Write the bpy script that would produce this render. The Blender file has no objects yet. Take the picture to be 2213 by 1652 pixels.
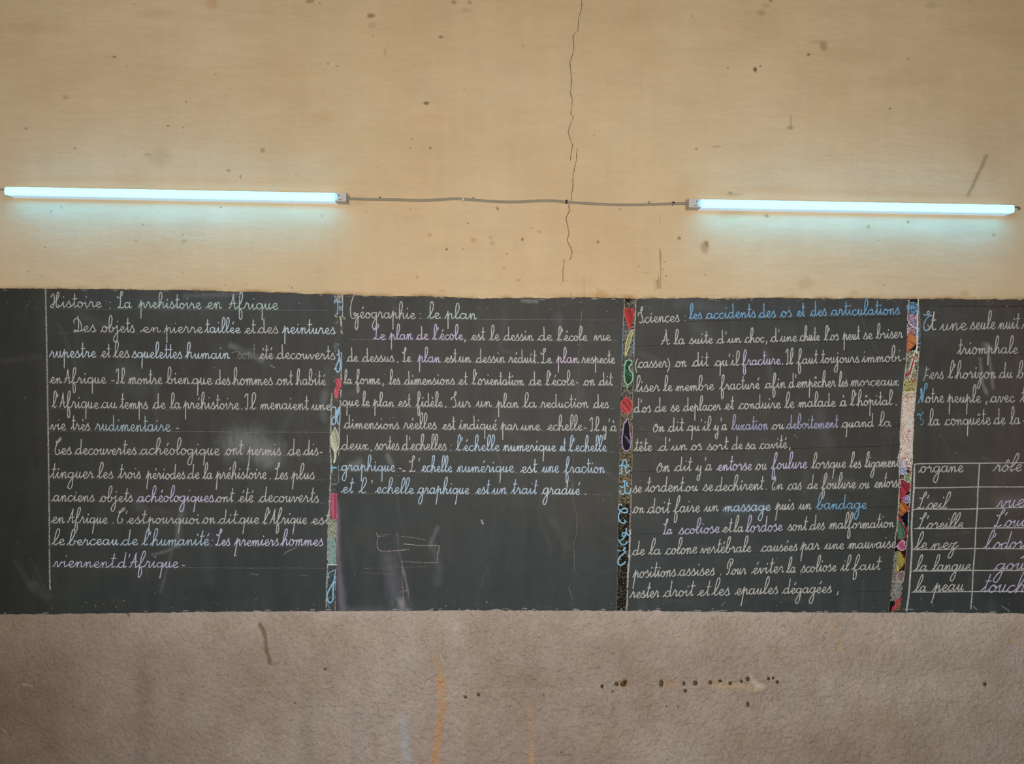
import bpy, bmesh, math, random
import numpy as np
from mathutils import Vector, Matrix

random.seed(7)
RNG = np.random.RandomState(11)
SC = bpy.context.scene
COL = SC.collection

# ------------------------------------------------------------------ camera, light, exposure
D = 2.70            # camera distance to the wall, metres
S = 600.0           # reading of the wall: 600 units of the measured drawing to a metre
CX, CY, CZ = 1106.5, 826.0, 1.7267

cam_d = bpy.data.cameras.new('camera')
cam_d.sensor_width = 36.0
cam_d.lens = 36.0 * D / (2213.0 / S)
cam_d.clip_start = 0.02
cam = bpy.data.objects.new('camera', cam_d)
COL.objects.link(cam)
cam.location = (0, -D, CZ)
cam.rotation_euler = (math.pi / 2, 0, 0)
SC.camera = cam

world = bpy.data.worlds.new('world')
SC.world = world
world.use_nodes = True
wn = world.node_tree
wn.nodes.clear()
wo = wn.nodes.new('ShaderNodeOutputWorld')
wb = wn.nodes.new('ShaderNodeBackground')
wsky = wn.nodes.new('ShaderNodeTexSky')
wsky.sky_type = 'NISHITA'
wsky.sun_disc = False
wsky.sun_elevation = math.radians(50)
wsky.dust_density = 3.0
wb.inputs['Strength'].default_value = 0.08
wn.links.new(wsky.outputs[0], wb.inputs[0])
wn.links.new(wb.outputs[0], wo.inputs[0])

def area_light(name, loc, rot, sx, sy, power, col):
    l = bpy.data.lights.new(name, 'AREA')
    l.shape = 'RECTANGLE'
    l.size, l.size_y = sx, sy
    l.energy = power
    l.color = col
    o = bpy.data.objects.new(name, l)
    COL.objects.link(o)
    o.location, o.rotation_euler = loc, rot
    return o
# daylight that comes in through the window of the back wall
bw = area_light('daylight_back_window', (0.12, -4.42, 1.62), (math.radians(90), 0, 0), 2.3, 1.3, 66, (0.97, 0.985, 1.0))
bw.data.spread = math.radians(108)
area_light('left_relief_light', (-3.42, -2.3, 2.45), (0, math.radians(-90), 0), 1.0, 1.1, 19, (0.98, 0.985, 1.0))  # added side light, raking across the wall to bring out its relief

SC.view_settings.view_transform = 'Standard'
SC.view_settings.look = 'None'
SC.view_settings.gamma = 1.0
SC.view_settings.use_curve_mapping = False
SC.view_settings.exposure = 0.0
SC.cycles.max_bounces = 6
SC.cycles.diffuse_bounces = 4
SC.cycles.transparent_max_bounces = 24
SC.cycles.caustics_reflective = False
SC.cycles.caustics_refractive = False

# ------------------------------------------------------------------ small helpers
def lin(r, g=None, b=None):
    if g is None:
        r, g, b = r
    f = lambda c: (c / 255.0) / 12.92 if c <= 10 else (((c / 255.0) + 0.055) / 1.055) ** 2.4
    return (f(r), f(g), f(b))

def P(px, py, off=0.0):
    """a point of the drawing, off metres in front of the wall plane"""
    k = (D - off) / D
    return ((px - CX) / S * k, -off, CZ + (CY - py) / S * k)

def tag(o, label=None, cat=None, group=None, kind=None):
    if label: o['label'] = label
    if cat: o['category'] = cat
    if group: o['group'] = group
    if kind: o['kind'] = kind
    return o

def link(name, me, parent=None, loc=None):
    o = bpy.data.objects.new(name, me)
    COL.objects.link(o)
    if parent is not None:
        o.parent = parent
    if loc is not None:
        o.location = loc
    return o

# numpy value noise
TAB = RNG.rand(512, 512)
def vnoise(x, y, seed=0):
    x = np.asarray(x, float) + seed * 37.17
    y = np.asarray(y, float) + seed * 91.73
    xi = np.floor(x).astype(int); yi = np.floor(y).astype(int)
    fx = x - xi; fy = y - yi
    fx = fx * fx * (3 - 2 * fx); fy = fy * fy * (3 - 2 * fy)
    a = TAB[yi % 512, xi % 512]; b = TAB[yi % 512, (xi + 1) % 512]
    c = TAB[(yi + 1) % 512, xi % 512]; d = TAB[(yi + 1) % 512, (xi + 1) % 512]
    return (a * (1 - fx) + b * fx) * (1 - fy) + (c * (1 - fx) + d * fx) * fy
def fbm(x, y, sx, sy=None, o=4, seed=0):
    sy = sy or sx
    v = 0; a = 1.0; t = 0
    for i in range(o):
        v = v + a * vnoise(x / sx * 2 ** i, y / sy * 2 ** i, seed + i)
        t += a; a *= 0.55
    return v / t - 0.5

# ------------------------------------------------------------------ materials
def nodes(name):
    m = bpy.data.materials.new(name)
    m.use_nodes = True
    n = m.node_tree
    b = n.nodes['Principled BSDF']
    return m, n, b
def plain(name, col, rough=0.6, spec=0.3, metal=0.0, var=0.06, scale=60):
    m, n, b = nodes(name)
    tc = n.nodes.new('ShaderNodeTexCoord')
    ns = n.nodes.new('ShaderNodeTexNoise'); ns.inputs['Scale'].default_value = scale
    hs = n.nodes.new('ShaderNodeMixRGB'); hs.blend_type = 'MULTIPLY'; hs.inputs[0].default_value = 1.0
    mr = n.nodes.new('ShaderNodeMapRange')
    mr.inputs[3].default_value = 1 - var * 2; mr.inputs[4].default_value = 1 + var
    hs.inputs[1].default_value = (*col, 1)
    n.links.new(tc.outputs['Object'], ns.inputs['Vector'])
    n.links.new(ns.outputs['Fac'], mr.inputs[0])
    n.links.new(mr.outputs[0], hs.inputs[2])
    n.links.new(hs.outputs[0], b.inputs['Base Color'])
    b.inputs['Roughness'].default_value = rough
    b.inputs['Specular IOR Level'].default_value = spec
    b.inputs['Metallic'].default_value = metal
    return m
def surface(name, fine, bumps, rough=0.85, spec=0.2, var=0.1):
    """colour from the painted attribute, fine grain from noises, relief from bumps
    fine: list of (scale vec, amount); bumps: list of (scale vec, distance)"""
    m, n, b = nodes(name)
    at = n.nodes.new('ShaderNodeAttribute'); at.attribute_name = 'Col'
    tc = n.nodes.new('ShaderNodeTexCoord')
    cur = at.outputs['Color']
    for sv, amt in fine:
        mp = n.nodes.new('ShaderNodeMapping'); mp.inputs['Scale'].default_value = sv
        ns = n.nodes.new('ShaderNodeTexNoise'); ns.inputs['Scale'].default_value = 1.0
        ns.inputs['Detail'].default_value = 6; ns.inputs['Roughness'].default_value = 0.6
        mr = n.nodes.new('ShaderNodeMapRange')
        mr.inputs[1].default_value = 0.25; mr.inputs[2].default_value = 0.75
        mr.inputs[3].default_value = 1 - amt; mr.inputs[4].default_value = 1 + amt
        mx = n.nodes.new('ShaderNodeMixRGB'); mx.blend_type = 'MULTIPLY'; mx.inputs[0].default_value = 1
        n.links.new(tc.outputs['Object'], mp.inputs['Vector'])
        n.links.new(mp.outputs[0], ns.inputs['Vector'])
        n.links.new(ns.outputs['Fac'], mr.inputs[0])
        n.links.new(cur, mx.inputs[1]); n.links.new(mr.outputs[0], mx.inputs[2])
        cur = mx.outputs[0]
    n.links.new(cur, b.inputs['Base Color'])
    prev = None
    for sv, dist in bumps:
        mp = n.nodes.new('ShaderNodeMapping'); mp.inputs['Scale'].default_value = sv
        ns = n.nodes.new('ShaderNodeTexNoise'); ns.inputs['Scale'].default_value = 1.0
        ns.inputs['Detail'].default_value = 5; ns.inputs['Roughness'].default_value = 0.55
        bp = n.nodes.new('ShaderNodeBump'); bp.inputs['Distance'].default_value = dist
        bp.inputs['Strength'].default_value = 1.0
        n.links.new(tc.outputs['Object'], mp.inputs['Vector'])
        n.links.new(mp.outputs[0], ns.inputs['Vector'])
        n.links.new(ns.outputs['Fac'], bp.inputs['Height'])
        if prev is not None:
            n.links.new(prev, bp.inputs['Normal'])
        prev = bp.outputs[0]
    if prev is not None:
        n.links.new(prev, b.inputs['Normal'])
    b.inputs['Roughness'].default_value = rough
    b.inputs['Specular IOR Level'].default_value = spec
    return m
def chalk_material():
    m, n, b = nodes('chalk')
    n.nodes.remove(b)
    df = n.nodes.new('ShaderNodeBsdfDiffuse')
    tr = n.nodes.new('ShaderNodeBsdfTransparent')
    mx = n.nodes.new('ShaderNodeMixShader')
    at = n.nodes.new('ShaderNodeAttribute'); at.attribute_name = 'Col'
    tc = n.nodes.new('ShaderNodeTexCoord')
    ns = n.nodes.new('ShaderNodeTexNoise')
    ns.inputs['Scale'].default_value = 420; ns.inputs['Detail'].default_value = 3
    n.links.new(tc.outputs['Object'], ns.inputs['Vector'])
    # coverage = smoothstep(1-a-.2, 1-a+.2, stretched noise)
    st = n.nodes.new('ShaderNodeMapRange')
    st.inputs[1].default_value = 0.33; st.inputs[2].default_value = 0.67
    n.links.new(ns.outputs['Fac'], st.inputs[0])
    ad = n.nodes.new('ShaderNodeMath'); ad.operation = 'ADD'
    n.links.new(st.outputs[0], ad.inputs[0]); n.links.new(at.outputs['Alpha'], ad.inputs[1])
    mr = n.nodes.new('ShaderNodeMapRange'); mr.interpolation_type = 'SMOOTHSTEP'
    mr.inputs[1].default_value = 0.65; mr.inputs[2].default_value = 1.35
    mr.inputs[3].default_value = 0.0; mr.inputs[4].default_value = 1.0
    n.links.new(ad.outputs[0], mr.inputs[0])
    vr = n.nodes.new('ShaderNodeMapRange'); vr.inputs[3].default_value = 0.82; vr.inputs[4].default_value = 1.08
    n.links.new(st.outputs[0], vr.inputs[0])
    mu = n.nodes.new('ShaderNodeMixRGB'); mu.blend_type = 'MULTIPLY'; mu.inputs[0].default_value = 1
    n.links.new(at.outputs['Color'], mu.inputs[1]); n.links.new(vr.outputs[0], mu.inputs[2])
    n.links.new(mu.outputs[0], df.inputs['Color'])
    n.links.new(mr.outputs[0], mx.inputs[0])
    n.links.new(tr.outputs[0], mx.inputs[1]); n.links.new(df.outputs[0], mx.inputs[2])
    n.links.new(mx.outputs[0], n.nodes['Material Output'].inputs[0])
    return m
M_CREAM = surface('cream_limewash', [((5, 5, 9), .05), ((30, 30, 110), .022), ((260, 260, 300), .04)],
                  [((6, 6, 13), .005), ((20, 20, 60), .0013), ((60, 60, 110), .0006)], .9, .1)
M_BOARD = surface('blackboard_paint', [((10, 10, 4), .10), ((120, 120, 14), .07), ((300, 300, 300), .10)],
                  [((60, 60, 45), .0008), ((300, 300, 300), .0003)], .62, .22)
M_ROUGH = surface('rough_cement_render', [((9, 9, 6), .07), ((70, 70, 70), .09), ((330, 330, 330), .12)],
                  [((80, 80, 80), .0105), ((190, 190, 190), .0045), ((420, 420, 420), .0012)], .95, .08)
M_CHALK = chalk_material()
M_CRACK = plain('crack_shadowed_earth', lin(118, 92, 64), .95, .05)
M_CRACKL = plain('crack_pale_plaster', lin(132, 124, 112), .95, .05)
M_WHITE = plain('lamp_white_plastic', lin(190, 184, 178), .45, .4, var=.03)
M_HOUS = plain('lamp_housing_enamel', lin(214, 216, 220), .4, .4, var=.02)
M_CABLE = plain('cable_grey_sheath', lin(150, 140, 118), .55, .3)
M_DARK = plain('dark_metal', lin(48, 40, 36), .5, .4, .4)
M_STEEL = plain('nail_steel', lin(180, 172, 160), .3, .5, .8)
M_FLOOR = plain('floor_cement', lin(120, 108, 94), .8, .2, var=.12, scale=5)
M_WALL = plain('side_wall_cream', lin(196, 166, 124), .9, .1, var=.05, scale=4)
M_CEIL = plain('ceiling_paint', lin(128, 116, 98), .9, .1, var=.04, scale=4)
m_, n_, b_ = nodes('lamp_diffuser_lit')
b_.inputs['Base Color'].default_value = (.04, .05, .05, 1)
LAMP_COL = (0.72, 23.0, 52.0)
b_.inputs['Emission Color'].default_value = (LAMP_COL[0] / LAMP_COL[2], LAMP_COL[1] / LAMP_COL[2], 1, 1)
b_.inputs['Emission Strength'].default_value = LAMP_COL[2]
M_GLOW = m_
# weak emission on the batten body stands in for tube light falling on it
_b = M_HOUS.node_tree.nodes['Principled BSDF']
_b.inputs['Emission Color'].default_value = (.40, .66, .86, 1)
_b.inputs['Emission Strength'].default_value = .55

# ------------------------------------------------------------------ generic mesh builders
def grid_mesh(name, PX, PY, OFF, COLR, mat):
    """PX,PY,OFF: (rows, cols) arrays; COLR: (rows, cols, 3) linear"""
    r, c = PX.shape
    k = (D - OFF) / D
    v = np.empty((r, c, 3), np.float32)
    v[..., 0] = (PX - CX) / S * k
    v[..., 1] = -OFF
    v[..., 2] = CZ + (CY - PY) / S * k
    me = bpy.data.meshes.new(name)
    me.vertices.add(r * c)
    me.vertices.foreach_set('co', v.ravel())
    i = np.arange((r - 1) * (c - 1))
    a = (i // (c - 1)) * c + i % (c - 1)
    q = np.stack([a, a + c, a + c + 1, a + 1], 1).astype(np.int32)
    me.loops.add(q.size); me.loops.foreach_set('vertex_index', q.ravel())
    me.polygons.add(len(q))
    me.polygons.foreach_set('loop_start', np.arange(0, q.size, 4, dtype=np.int32))
    me.polygons.foreach_set('use_smooth', np.ones(len(q), bool))
    me.update(calc_edges=True)
    at = me.color_attributes.new('Col', 'FLOAT_COLOR', 'POINT')
    cc = np.ones((r * c, 4), np.float32); cc[:, :3] = np.clip(COLR.reshape(-1, 3), 0, 1)
    at.data.foreach_set('color', cc.ravel())
    me.materials.append(mat)
    return me

def box_bm(bm, x0, x1, y0, y1, z0, z1, bev=0.0, mi=0):
    vs = [bm.verts.new(p) for p in ((x0, y0, z0), (x1, y0, z0), (x1, y1, z0), (x0, y1, z0),
                                    (x0, y0, z1), (x1, y0, z1), (x1, y1, z1), (x0, y1, z1))]
    fs = [bm.faces.new([vs[i] for i in f]) for f in ((0, 3, 2, 1), (4, 5, 6, 7), (0, 1, 5, 4), (1, 2, 6, 5), (2, 3, 7, 6), (3, 0, 4, 7))]
    if bev:
        es = set(e for f in fs for e in f.edges)
        bmesh.ops.bevel(bm, geom=list(es), offset=bev, segments=2, affect='EDGES')
def bm_obj(name, bm, mat, parent=None, loc=None, smooth=False):
    bmesh.ops.recalc_face_normals(bm, faces=bm.faces)
    me = bpy.data.meshes.new(name)
    bm.to_mesh(me); bm.free()
    if smooth:
        for p in me.polygons: p.use_smooth = True
    me.materials.append(mat)
    return link(name, me, parent, loc)
def boxes(name, lst, mat, parent=None, loc=None, bev=0.0):
    bm = bmesh.new()
    for b in lst: box_bm(bm, *b, bev=bev)
    return bm_obj(name, bm, mat, parent, loc)
def tube_mesh(bm, pts, rad, seg=10, flat=1.0):
    rings = []
    pts = [Vector(p) for p in pts]
    for i, p in enumerate(pts):
        t = (pts[min(i + 1, len(pts) - 1)] - pts[max(i - 1, 0)]).normalized()
        a = t.cross(Vector((0, 1, 0)))
        if a.length < 1e-4: a = Vector((1, 0, 0))
        a.normalize(); b = t.cross(a).normalized()
        r = rad[i] if isinstance(rad, (list, tuple)) else rad
        rings.append([bm.verts.new(p + a * r * math.cos(2 * math.pi * k / seg) + b * r * flat * math.sin(2 * math.pi * k / seg)) for k in range(seg)])
    for A, B in zip(rings, rings[1:]):
        for k in range(seg):
            bm.faces.new((A[k], A[(k + 1) % seg], B[(k + 1) % seg], B[k]))
    bm.faces.new(rings[0]); bm.faces.new(rings[-1][::-1])

# ------------------------------------------------------------------ outlines of the blackboard
TOPX = [-900, 0, 100, 250, 400, 500, 600, 660, 740, 800, 900, 1040, 1200, 1260, 1350, 1500, 1700, 1900, 2000, 2213, 3100]
TOPY = [624, 625, 625, 626, 628, 631, 632, 636, 637, 640, 641, 645, 645, 643, 646, 645, 645, 645.5, 646.5, 647.5, 649]
BOTX = [-900, 0, 150, 300, 500, 740, 1000, 1340, 1500, 1800, 2000, 2213, 3100]
BOTY = [1329, 1328, 1327, 1325, 1322, 1321, 1319, 1320, 1322, 1324, 1324, 1326, 1330]
def top_edge(x):
    return np.interp(x, TOPX, TOPY) + fbm(x, x * 0, 34, o=4, seed=3) * 4.0 + fbm(x, x * 0, 7, o=3, seed=5) * 2.4
def bot_edge(x):
    y = np.interp(x, BOTX, BOTY) + fbm(x, x * 0, 10, o=4, seed=9) * 3.8
    for bx, w, h in ((1073, 8, 3.5), (1010, 5, 2.0), (1420, 9, 3), (560, 5, 2), (868, 6, 1.5)):
        y = y - h * np.exp(-((x - bx) / w) ** 2)
    return y

def axis(a, b, step, lo, hi, far=60.0, extra=()):
    far = 12.0
    xs = list(np.arange(lo, a, far)) + list(np.arange(a, b, step)) + list(np.arange(b, hi + far, far))
    for e0, e1, st in extra:
        xs += list(np.arange(e0, e1, st))
    return np.unique(np.round(np.array(xs), 3))

def spot(C, X, Y, cx, cy, rx, ry, rgb, s=1.0, soft=0.35, rot=0.0, rough=0.35, seed=0):
    """a stain with an edge of its own"""
    R = max(rx, ry) * 1.8
    yy = np.where((Y[:, 0] > cy - R - 8) & (Y[:, 0] < cy + R + 8))[0]
    xx = np.where((X[0] > cx - R) & (X[0] < cx + R))[0]
    if not len(yy) or not len(xx): return
    sl = (slice(yy[0], yy[-1] + 1), slice(xx[0], xx[-1] + 1))
    x = X[sl] - cx; y = Y[sl] - cy
    c_, s_ = math.cos(rot), math.sin(rot)
    u = (x * c_ + y * s_) / rx; v = (-x * s_ + y * c_) / ry
    d = np.sqrt(u * u + v * v) + rough * 2 * fbm(X[sl], Y[sl], max(3, min(rx, ry) * .9), o=3, seed=seed + int(cx) % 17)
    a = np.clip((1.0 + soft - d) / (2 * soft), 0, 1); a = a * a * (3 - 2 * a) * s
    C[sl] = C[sl] * (1 - a[..., None]) + np.array(lin(rgb)) * a[..., None]
def streak(C, X, Y, pts, w, rgb, s=1.0, soft=0.5, rough=0.5, seed=0):
    pts = np.array(pts, float)
    lo = pts.min(0) - w * 2 - 4; hi = pts.max(0) + w * 2 + 4
    yy = np.where((Y[:, 0] > lo[1] - 6) & (Y[:, 0] < hi[1] + 6))[0]
    xx = np.where((X[0] > lo[0]) & (X[0] < hi[0]))[0]
    if not len(yy) or not len(xx): return
    sl = (slice(yy[0], yy[-1] + 1), slice(xx[0], xx[-1] + 1))
    x, y = X[sl], Y[sl]
    best = np.full(x.shape, 1e9)
    for (ax, ay), (bx, by) in zip(pts[:-1], pts[1:]):
        dx, dy = bx - ax, by - ay
        t = np.clip(((x - ax) * dx + (y - ay) * dy) / (dx * dx + dy * dy + 1e-9), 0, 1)
        best = np.minimum(best, np.hypot(x - ax - t * dx, y - ay - t * dy))
    d = best / w + rough * 2 * fbm(x, y, 7, 14, o=3, seed=seed + 5)
    a = np.clip((1 + soft - d) / (2 * soft), 0, 1) ** 1.3 * s
    C[sl] = C[sl] * (1 - a[..., None]) + np.array(lin(rgb)) * a[..., None]

# ------------------------------------------------------------------ front wall: upper cream plaster
xs = axis(-20, 2234, 1.6, -980, 3200)
ys = axis(-20, 640, 1.6, -320, 640)
ys = ys[ys < 639]
ys = np.concatenate([ys, [640, 641.2, 642.0, 642.0, 642.0]])
X, Yr = np.meshgrid(xs, ys)
Y = Yr + (top_edge(X) - 642.0) * np.clip((Yr - 560) / 82.0, 0, 1) ** 2
OFF = 0.0085 + fbm(X, Y, 260, 200, o=3, seed=21) * 0.006 * np.clip((560 - Y) / 200, 0, 1) + fbm(X, Y, 40, 14, o=3, seed=31) * 0.0010
OFF[-4] -= 0.0006; OFF[-3] -= 0.0018; OFF[-2] -= 0.004; OFF[-1] = 0.0
C = np.ones(X.shape + (3,)) * np.array(lin(205, 178, 139))
h1 = fbm(X, Y, 330, 260, o=4, seed=41)[..., None]
h2 = fbm(X, Y, 150, 120, o=4, seed=47)[..., None]
C = C * (1 + h1 * np.array([.10, .16, .26])) * (1 + h2 * np.array([.07, .12, .20]))
C = C * (1 + fbm(X, Y, 14, 160, o=3, seed=53)[..., None] * .05) * (1 + fbm(X, Y, 70, 9, o=4, seed=59)[..., None] * .055)
# dirty lip over the blackboard
lipd = (Y - (top_edge(X))) / 6.0
lip = np.exp(-lipd ** 2) * np.clip(.45 + fbm(X, Y, 24, 8, o=3, seed=61) * 2.2, 0, 1)
C = C * (1 - .45 * lip[..., None] * np.array([.8, 1, 1.2]))
UP = [  # x, y, rx, ry, colour, strength
 (458, 8, 13, 12, (176, 120, 74), .45), (670, 2, 9, 5, (96, 66, 34), .8), (691, 7, 2, 2, (90, 64, 38), .8),
 (247, 123, 4, 2.4, (98, 74, 48), .8), (236, 124, 9, 1.4, (130, 100, 68), .5), (142, 210, 6, 5, (140, 112, 76), .45),
 (402, 220, 2.2, 2, (100, 76, 50), .8), (363, 272, 3, 1.8, (104, 80, 54), .8), (396, 276, 3, 2, (130, 100, 70), .6),
 (345, 340, 24, 17, (150, 132, 96), .45), (318, 334, 9, 3, (134, 112, 78), .5), (568, 325, 5, 5, (112, 92, 68), .6),
 (494, 369, 4, 3, (110, 92, 70), .6), (520, 382, 2.5, 4, (118, 100, 76), .6), (56, 278, 3, 2, (110, 86, 58), .7),
 (162, 321, 3, 3, (120, 98, 70), .6), (709, 138, 2.4, 2.2, (100, 76, 48), .7), (466, 161, 2.5, 2, (120, 92, 62), .5),
 (802, 34, 8, 5, (112, 74, 38), .75), (806, 55, 9, 6, (140, 106, 68), .4), (981, 5, 6, 4, (120, 86, 50), .6),
 (1015, 6, 4, 3, (120, 86, 50), .6), (953, 80, 6, 3.2, (108, 78, 46), .7), (1008, 22, 12, 4, (140, 104, 66), .4),
 (921, 223, 6.5, 3.4, (84, 66, 42), .9), (930, 320, 2.6, 2.4, (112, 72, 40), .9), (890, 301, 2, 2, (112, 80, 48), .7),
 (886, 319, 2, 2, (112, 80, 48), .6), (1130, 100, 2, 2, (112, 80, 48), .5), (832, 113, 3, 9, (150, 116, 74), .4),
 (1632, 150, 4.2, 5.4, (78, 58, 40), .95), (1643, 143, 2.2, 2.2, (80, 60, 42), .85), (1747, 118, 3, 3, (84, 64, 46), .9),
 (1573, 147, 1.8, 1.6, (90, 70, 50), .8), (1780, 100, 8, 11, (126, 96, 66), .55), (1765, 90, 16, 4, (136, 104, 72), .4),
 (1645, 28, 8, 7, (140, 102, 66), .4), (1655, 12, 9, 5, (140, 102, 66), .4), (1666, 1, 5, 3, (110, 80, 52), .6),
 (1708, 276, 7, 5, (124, 96, 66), .5), (1709, 262, 1.6, 14, (124, 96, 66), .55), (1548, 317, 11, 2, (124, 104, 78), .6),
 (1924, 235, 2.5, 2, (90, 72, 54), .8), (1964, 127, 4, 3, (130, 98, 70), .4), (2014, 10, 12, 8, (138, 104, 74), .35),
 (1505, 322, 3, 3, (110, 86, 56), .6), (1523, 534, 8.5, 13, (140, 108, 58), .8), (1527, 527, 4, 6, (118, 84, 40), .7),
 (1468, 515, 3.6, 3.6, (132, 88, 44), .85), (1292, 523, 2.8, 2.8, (126, 80, 40), .9), (1129, 518, 3, 3, (136, 86, 44), .9),
 (1023, 519, 6, 5, (188, 136, 76), .75), (1060, 514, 4, 3, (164, 116, 68), .5), (1064, 526, 5, 5, (160, 116, 72), .45),
 (929, 508, 5.5, 4, (176, 132, 78), .6), (965, 539, 2.4, 2.2, (104, 74, 42), .9), (1075, 451, 2.6, 3.8, (164, 84, 30), .95),
 (1011, 483, 1.6, 1.6, (100, 76, 50), .8), (1149, 493, 1.4, 1.4, (100, 76, 50), .8), (1165, 501, 5, 3, (166, 132, 92), .5),
 (1131, 633, 3, 3, (150, 106, 56), .8), (1234, 633, 3.2, 3.2, (110, 74, 42), .9), (1300, 637, 15, 9, (182, 134, 72), .75),
 (1358, 642, 12, 5, (182, 130, 68), .8), (1089, 579, 1.6, 1.6, (96, 70, 44), .9), (1120, 606, 5, 3, (160, 124, 84), .5),
 (967, 631, 2, 2, (110, 80, 50), .8), (955, 629, 9, 4, (160, 112, 76), .35), (902, 600, 3, 5, (150, 116, 74), .5),
 (1340, 452, 3.4, 1.4, (150, 112, 64), .9), (1586, 462, 34, 9, (186, 152, 116), .9), (1590, 471, 20, 7, (196, 178, 128), .8),
 (1588, 421, 18, 4, (160, 138, 112), .6), (1656, 467, 5, 3, (124, 110, 84), .8), (1578, 417, 5, 3, (124, 110, 84), .7),
 (1877, 490, 4, 5, (130, 120, 92), .55), (1962, 480, 3.4, 3.4, (116, 104, 80), .7), (2148, 508, 3, 3, (116, 104, 80), .6),
 (1740, 612, 17, 12, (170, 134, 88), .5), (1845, 634, 10, 5, (176, 130, 80), .5), (2086, 635, 9, 6, (170, 130, 80), .6),
 (398, 521, 5, 4, (160, 142, 104), .6), (395, 508, 2, 2, (120, 104, 78), .7), (111, 457, 2, 3, (120, 116, 100), .7),
 (132, 446, 2, 2, (120, 116, 100), .6), (294, 521, 1.7, 1.7, (110, 92, 64), .8), (477, 448, 2, 2, (90, 80, 60), .8),
 (640, 380, 3, 2, (120, 104, 80), .6), (697, 467, 3, 2, (130, 120, 100), .6), (792, 458, 1.6, 1.8, (120, 92, 60), .6),
 (887, 452, 2, 2, (150, 120, 84), .6), (1438, 640, 3, 1.5, (150, 110, 70), .6), (1900, 520, 2, 2, (130, 110, 80), .5),
 (1472, 631, 2, 2, (150, 116, 74), .7), (1396, 590, 8, 3, (176, 140, 98), .4), (630, 622, 1.6, 1.6, (60, 46, 34), .9),
 (700, 250, 40, 12, (176, 128, 84), .18), (60, 60, 60, 12, (168, 118, 84), .18), (330, 30, 42, 10, (160, 110, 72), .22),
 (440, 270, 26, 46, (190, 140, 100), .16), (1400, 30, 46, 26, (184, 128, 80), .20), (930, 255, 40, 16, (186, 130, 86), .16),
 (1960, 170, 70, 26, (160, 118, 84), .22), (2150, 300, 60, 80, (160, 118, 90), .16), (1850, 120, 80, 18, (162, 122, 84), .18),
 (60, 520, 30, 60, (196, 146, 96), .20), (870, 610, 90, 20, (214, 172, 128), .25), (1200, 590, 60, 30, (214, 168, 124), .22),
]
for i, (a, b, c, d, e, f) in enumerate(UP):
    spot(C, X, Y, a, b, c, d, e, f * (.62 if c > 8 else .85), soft=.5, seed=i)
for k in range(70):      # fly specks
    a, b = random.uniform(0, 2213), random.uniform(0, 640)
    if random.random() < .55: b = 640 - abs(random.gauss(0, 60))
    r = random.uniform(.8, 1.9)
    spot(C, X, Y, a, b, r * random.uniform(.8, 1.6), r, (128, 98, 66), random.uniform(.2, .6), seed=k)
streak(C, X, Y, [(2132, 336), (2118, 368), (2092, 422)], 4, (128, 108, 70), .55, seed=2)
for sx, y0, y1, s in ((1414, 600, 629, .5), (1419, 606, 624, .8), (1423.5, 596, 624, .8), (1427, 540, 624, .8), (1421, 606, 624, .6), (1426, 535, 565, .5), (1426, 465, 485, .4), (1262, 596, 641, .3)):
    streak(C, X, Y, [(sx, y0), (sx + 1, y1)], 1.0, (100, 76, 50), s * .7, .4, .3)
for k in range(8):
    spot(C, X, Y, 1436 + random.uniform(-4, 8), random.uniform(566, 612), 1.2, 1.2, (120, 92, 62), .7)
wall_front = boxes('wall_front', [(-3.7, 3.7, 0.035, 0.25, 0, 3.62)], M_WALL)
tag(wall_front, 'solid masonry of the front wall behind plaster and board', kind='structure')
upper = link('wall_front', grid_mesh('wall_front_cream', X, Y, OFF, C, M_CREAM))
tag(upper, 'cream limewashed plaster of the front wall above the blackboard', kind='structure')

# ------------------------------------------------------------------ front wall: rough lower render
xs = axis(-20, 2234, 2.0, -980, 3200, extra=[(1290, 1700, 1.0)])
ys = axis(1330, 1862, 2.0, 1330, 1852, extra=[(1455, 1535, 1.0)])
ys = np.concatenate([[1322, 1322, 1322, 1322.6, 1324], ys[ys > 1325]])
X, Yr = np.meshgrid(xs, ys)
Y = Yr + (bot_edge(X) - 1322.0) * np.clip(1 - (Yr - 1322) / 60.0, 0, 1) ** 2
cell = fbm(X, Y, 8.5, 7.5, o=2, seed=71)
big = fbm(X, Y, 46, 38, o=3, seed=75)
edge_y = bot_edge(X)
amp = .35 + .65 * np.clip((X - 250) / 450.0, 0, 1) * np.clip((2200 - X) / 350.0, .35, 1)
OFF = 0.0105 + amp * (cell * 0.0085 + fbm(X, Y, 20, 16, o=2, seed=79) * .0045) + big * 0.005
OFF = OFF + 0.0014 * np.clip(vnoise(X / 5.5, Y / 5.5, 83) - .62, 0, 1) / .38 * amp * 1.5
OFF[0] = 0.0; OFF[1] = 0.004; OFF[2] -= .003; OFF[3] -= .0012
C = np.ones(X.shape + (3,)) * np.array(lin(178, 160, 144))
h1 = fbm(X, Y, 170, 130, o=4, seed=91)[..., None]
h2 = fbm(X, Y, 40, 60, o=4, seed=95)[..., None]
C = C * (1 + h1 * np.array([.42, .50, .60])) * (1 + h2 * np.array([.16, .22, .30]))
C = C * (1 + fbm(X, Y, 5, 4.5, o=2, seed=73)[..., None] * .12)
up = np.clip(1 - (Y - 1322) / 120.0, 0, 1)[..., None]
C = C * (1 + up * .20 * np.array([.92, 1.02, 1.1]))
left_shade = np.clip(1 - X / 620.0, 0, 1)[..., None]  # room shade at the lower left, put into the render colour
C = C * (1 - left_shade * .38 * np.array([.85, 1.0, 1.15]))
# dark pits of the roughcast
pit = np.clip(-.10 - cell, 0, 1)[..., None] * 1.2

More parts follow.
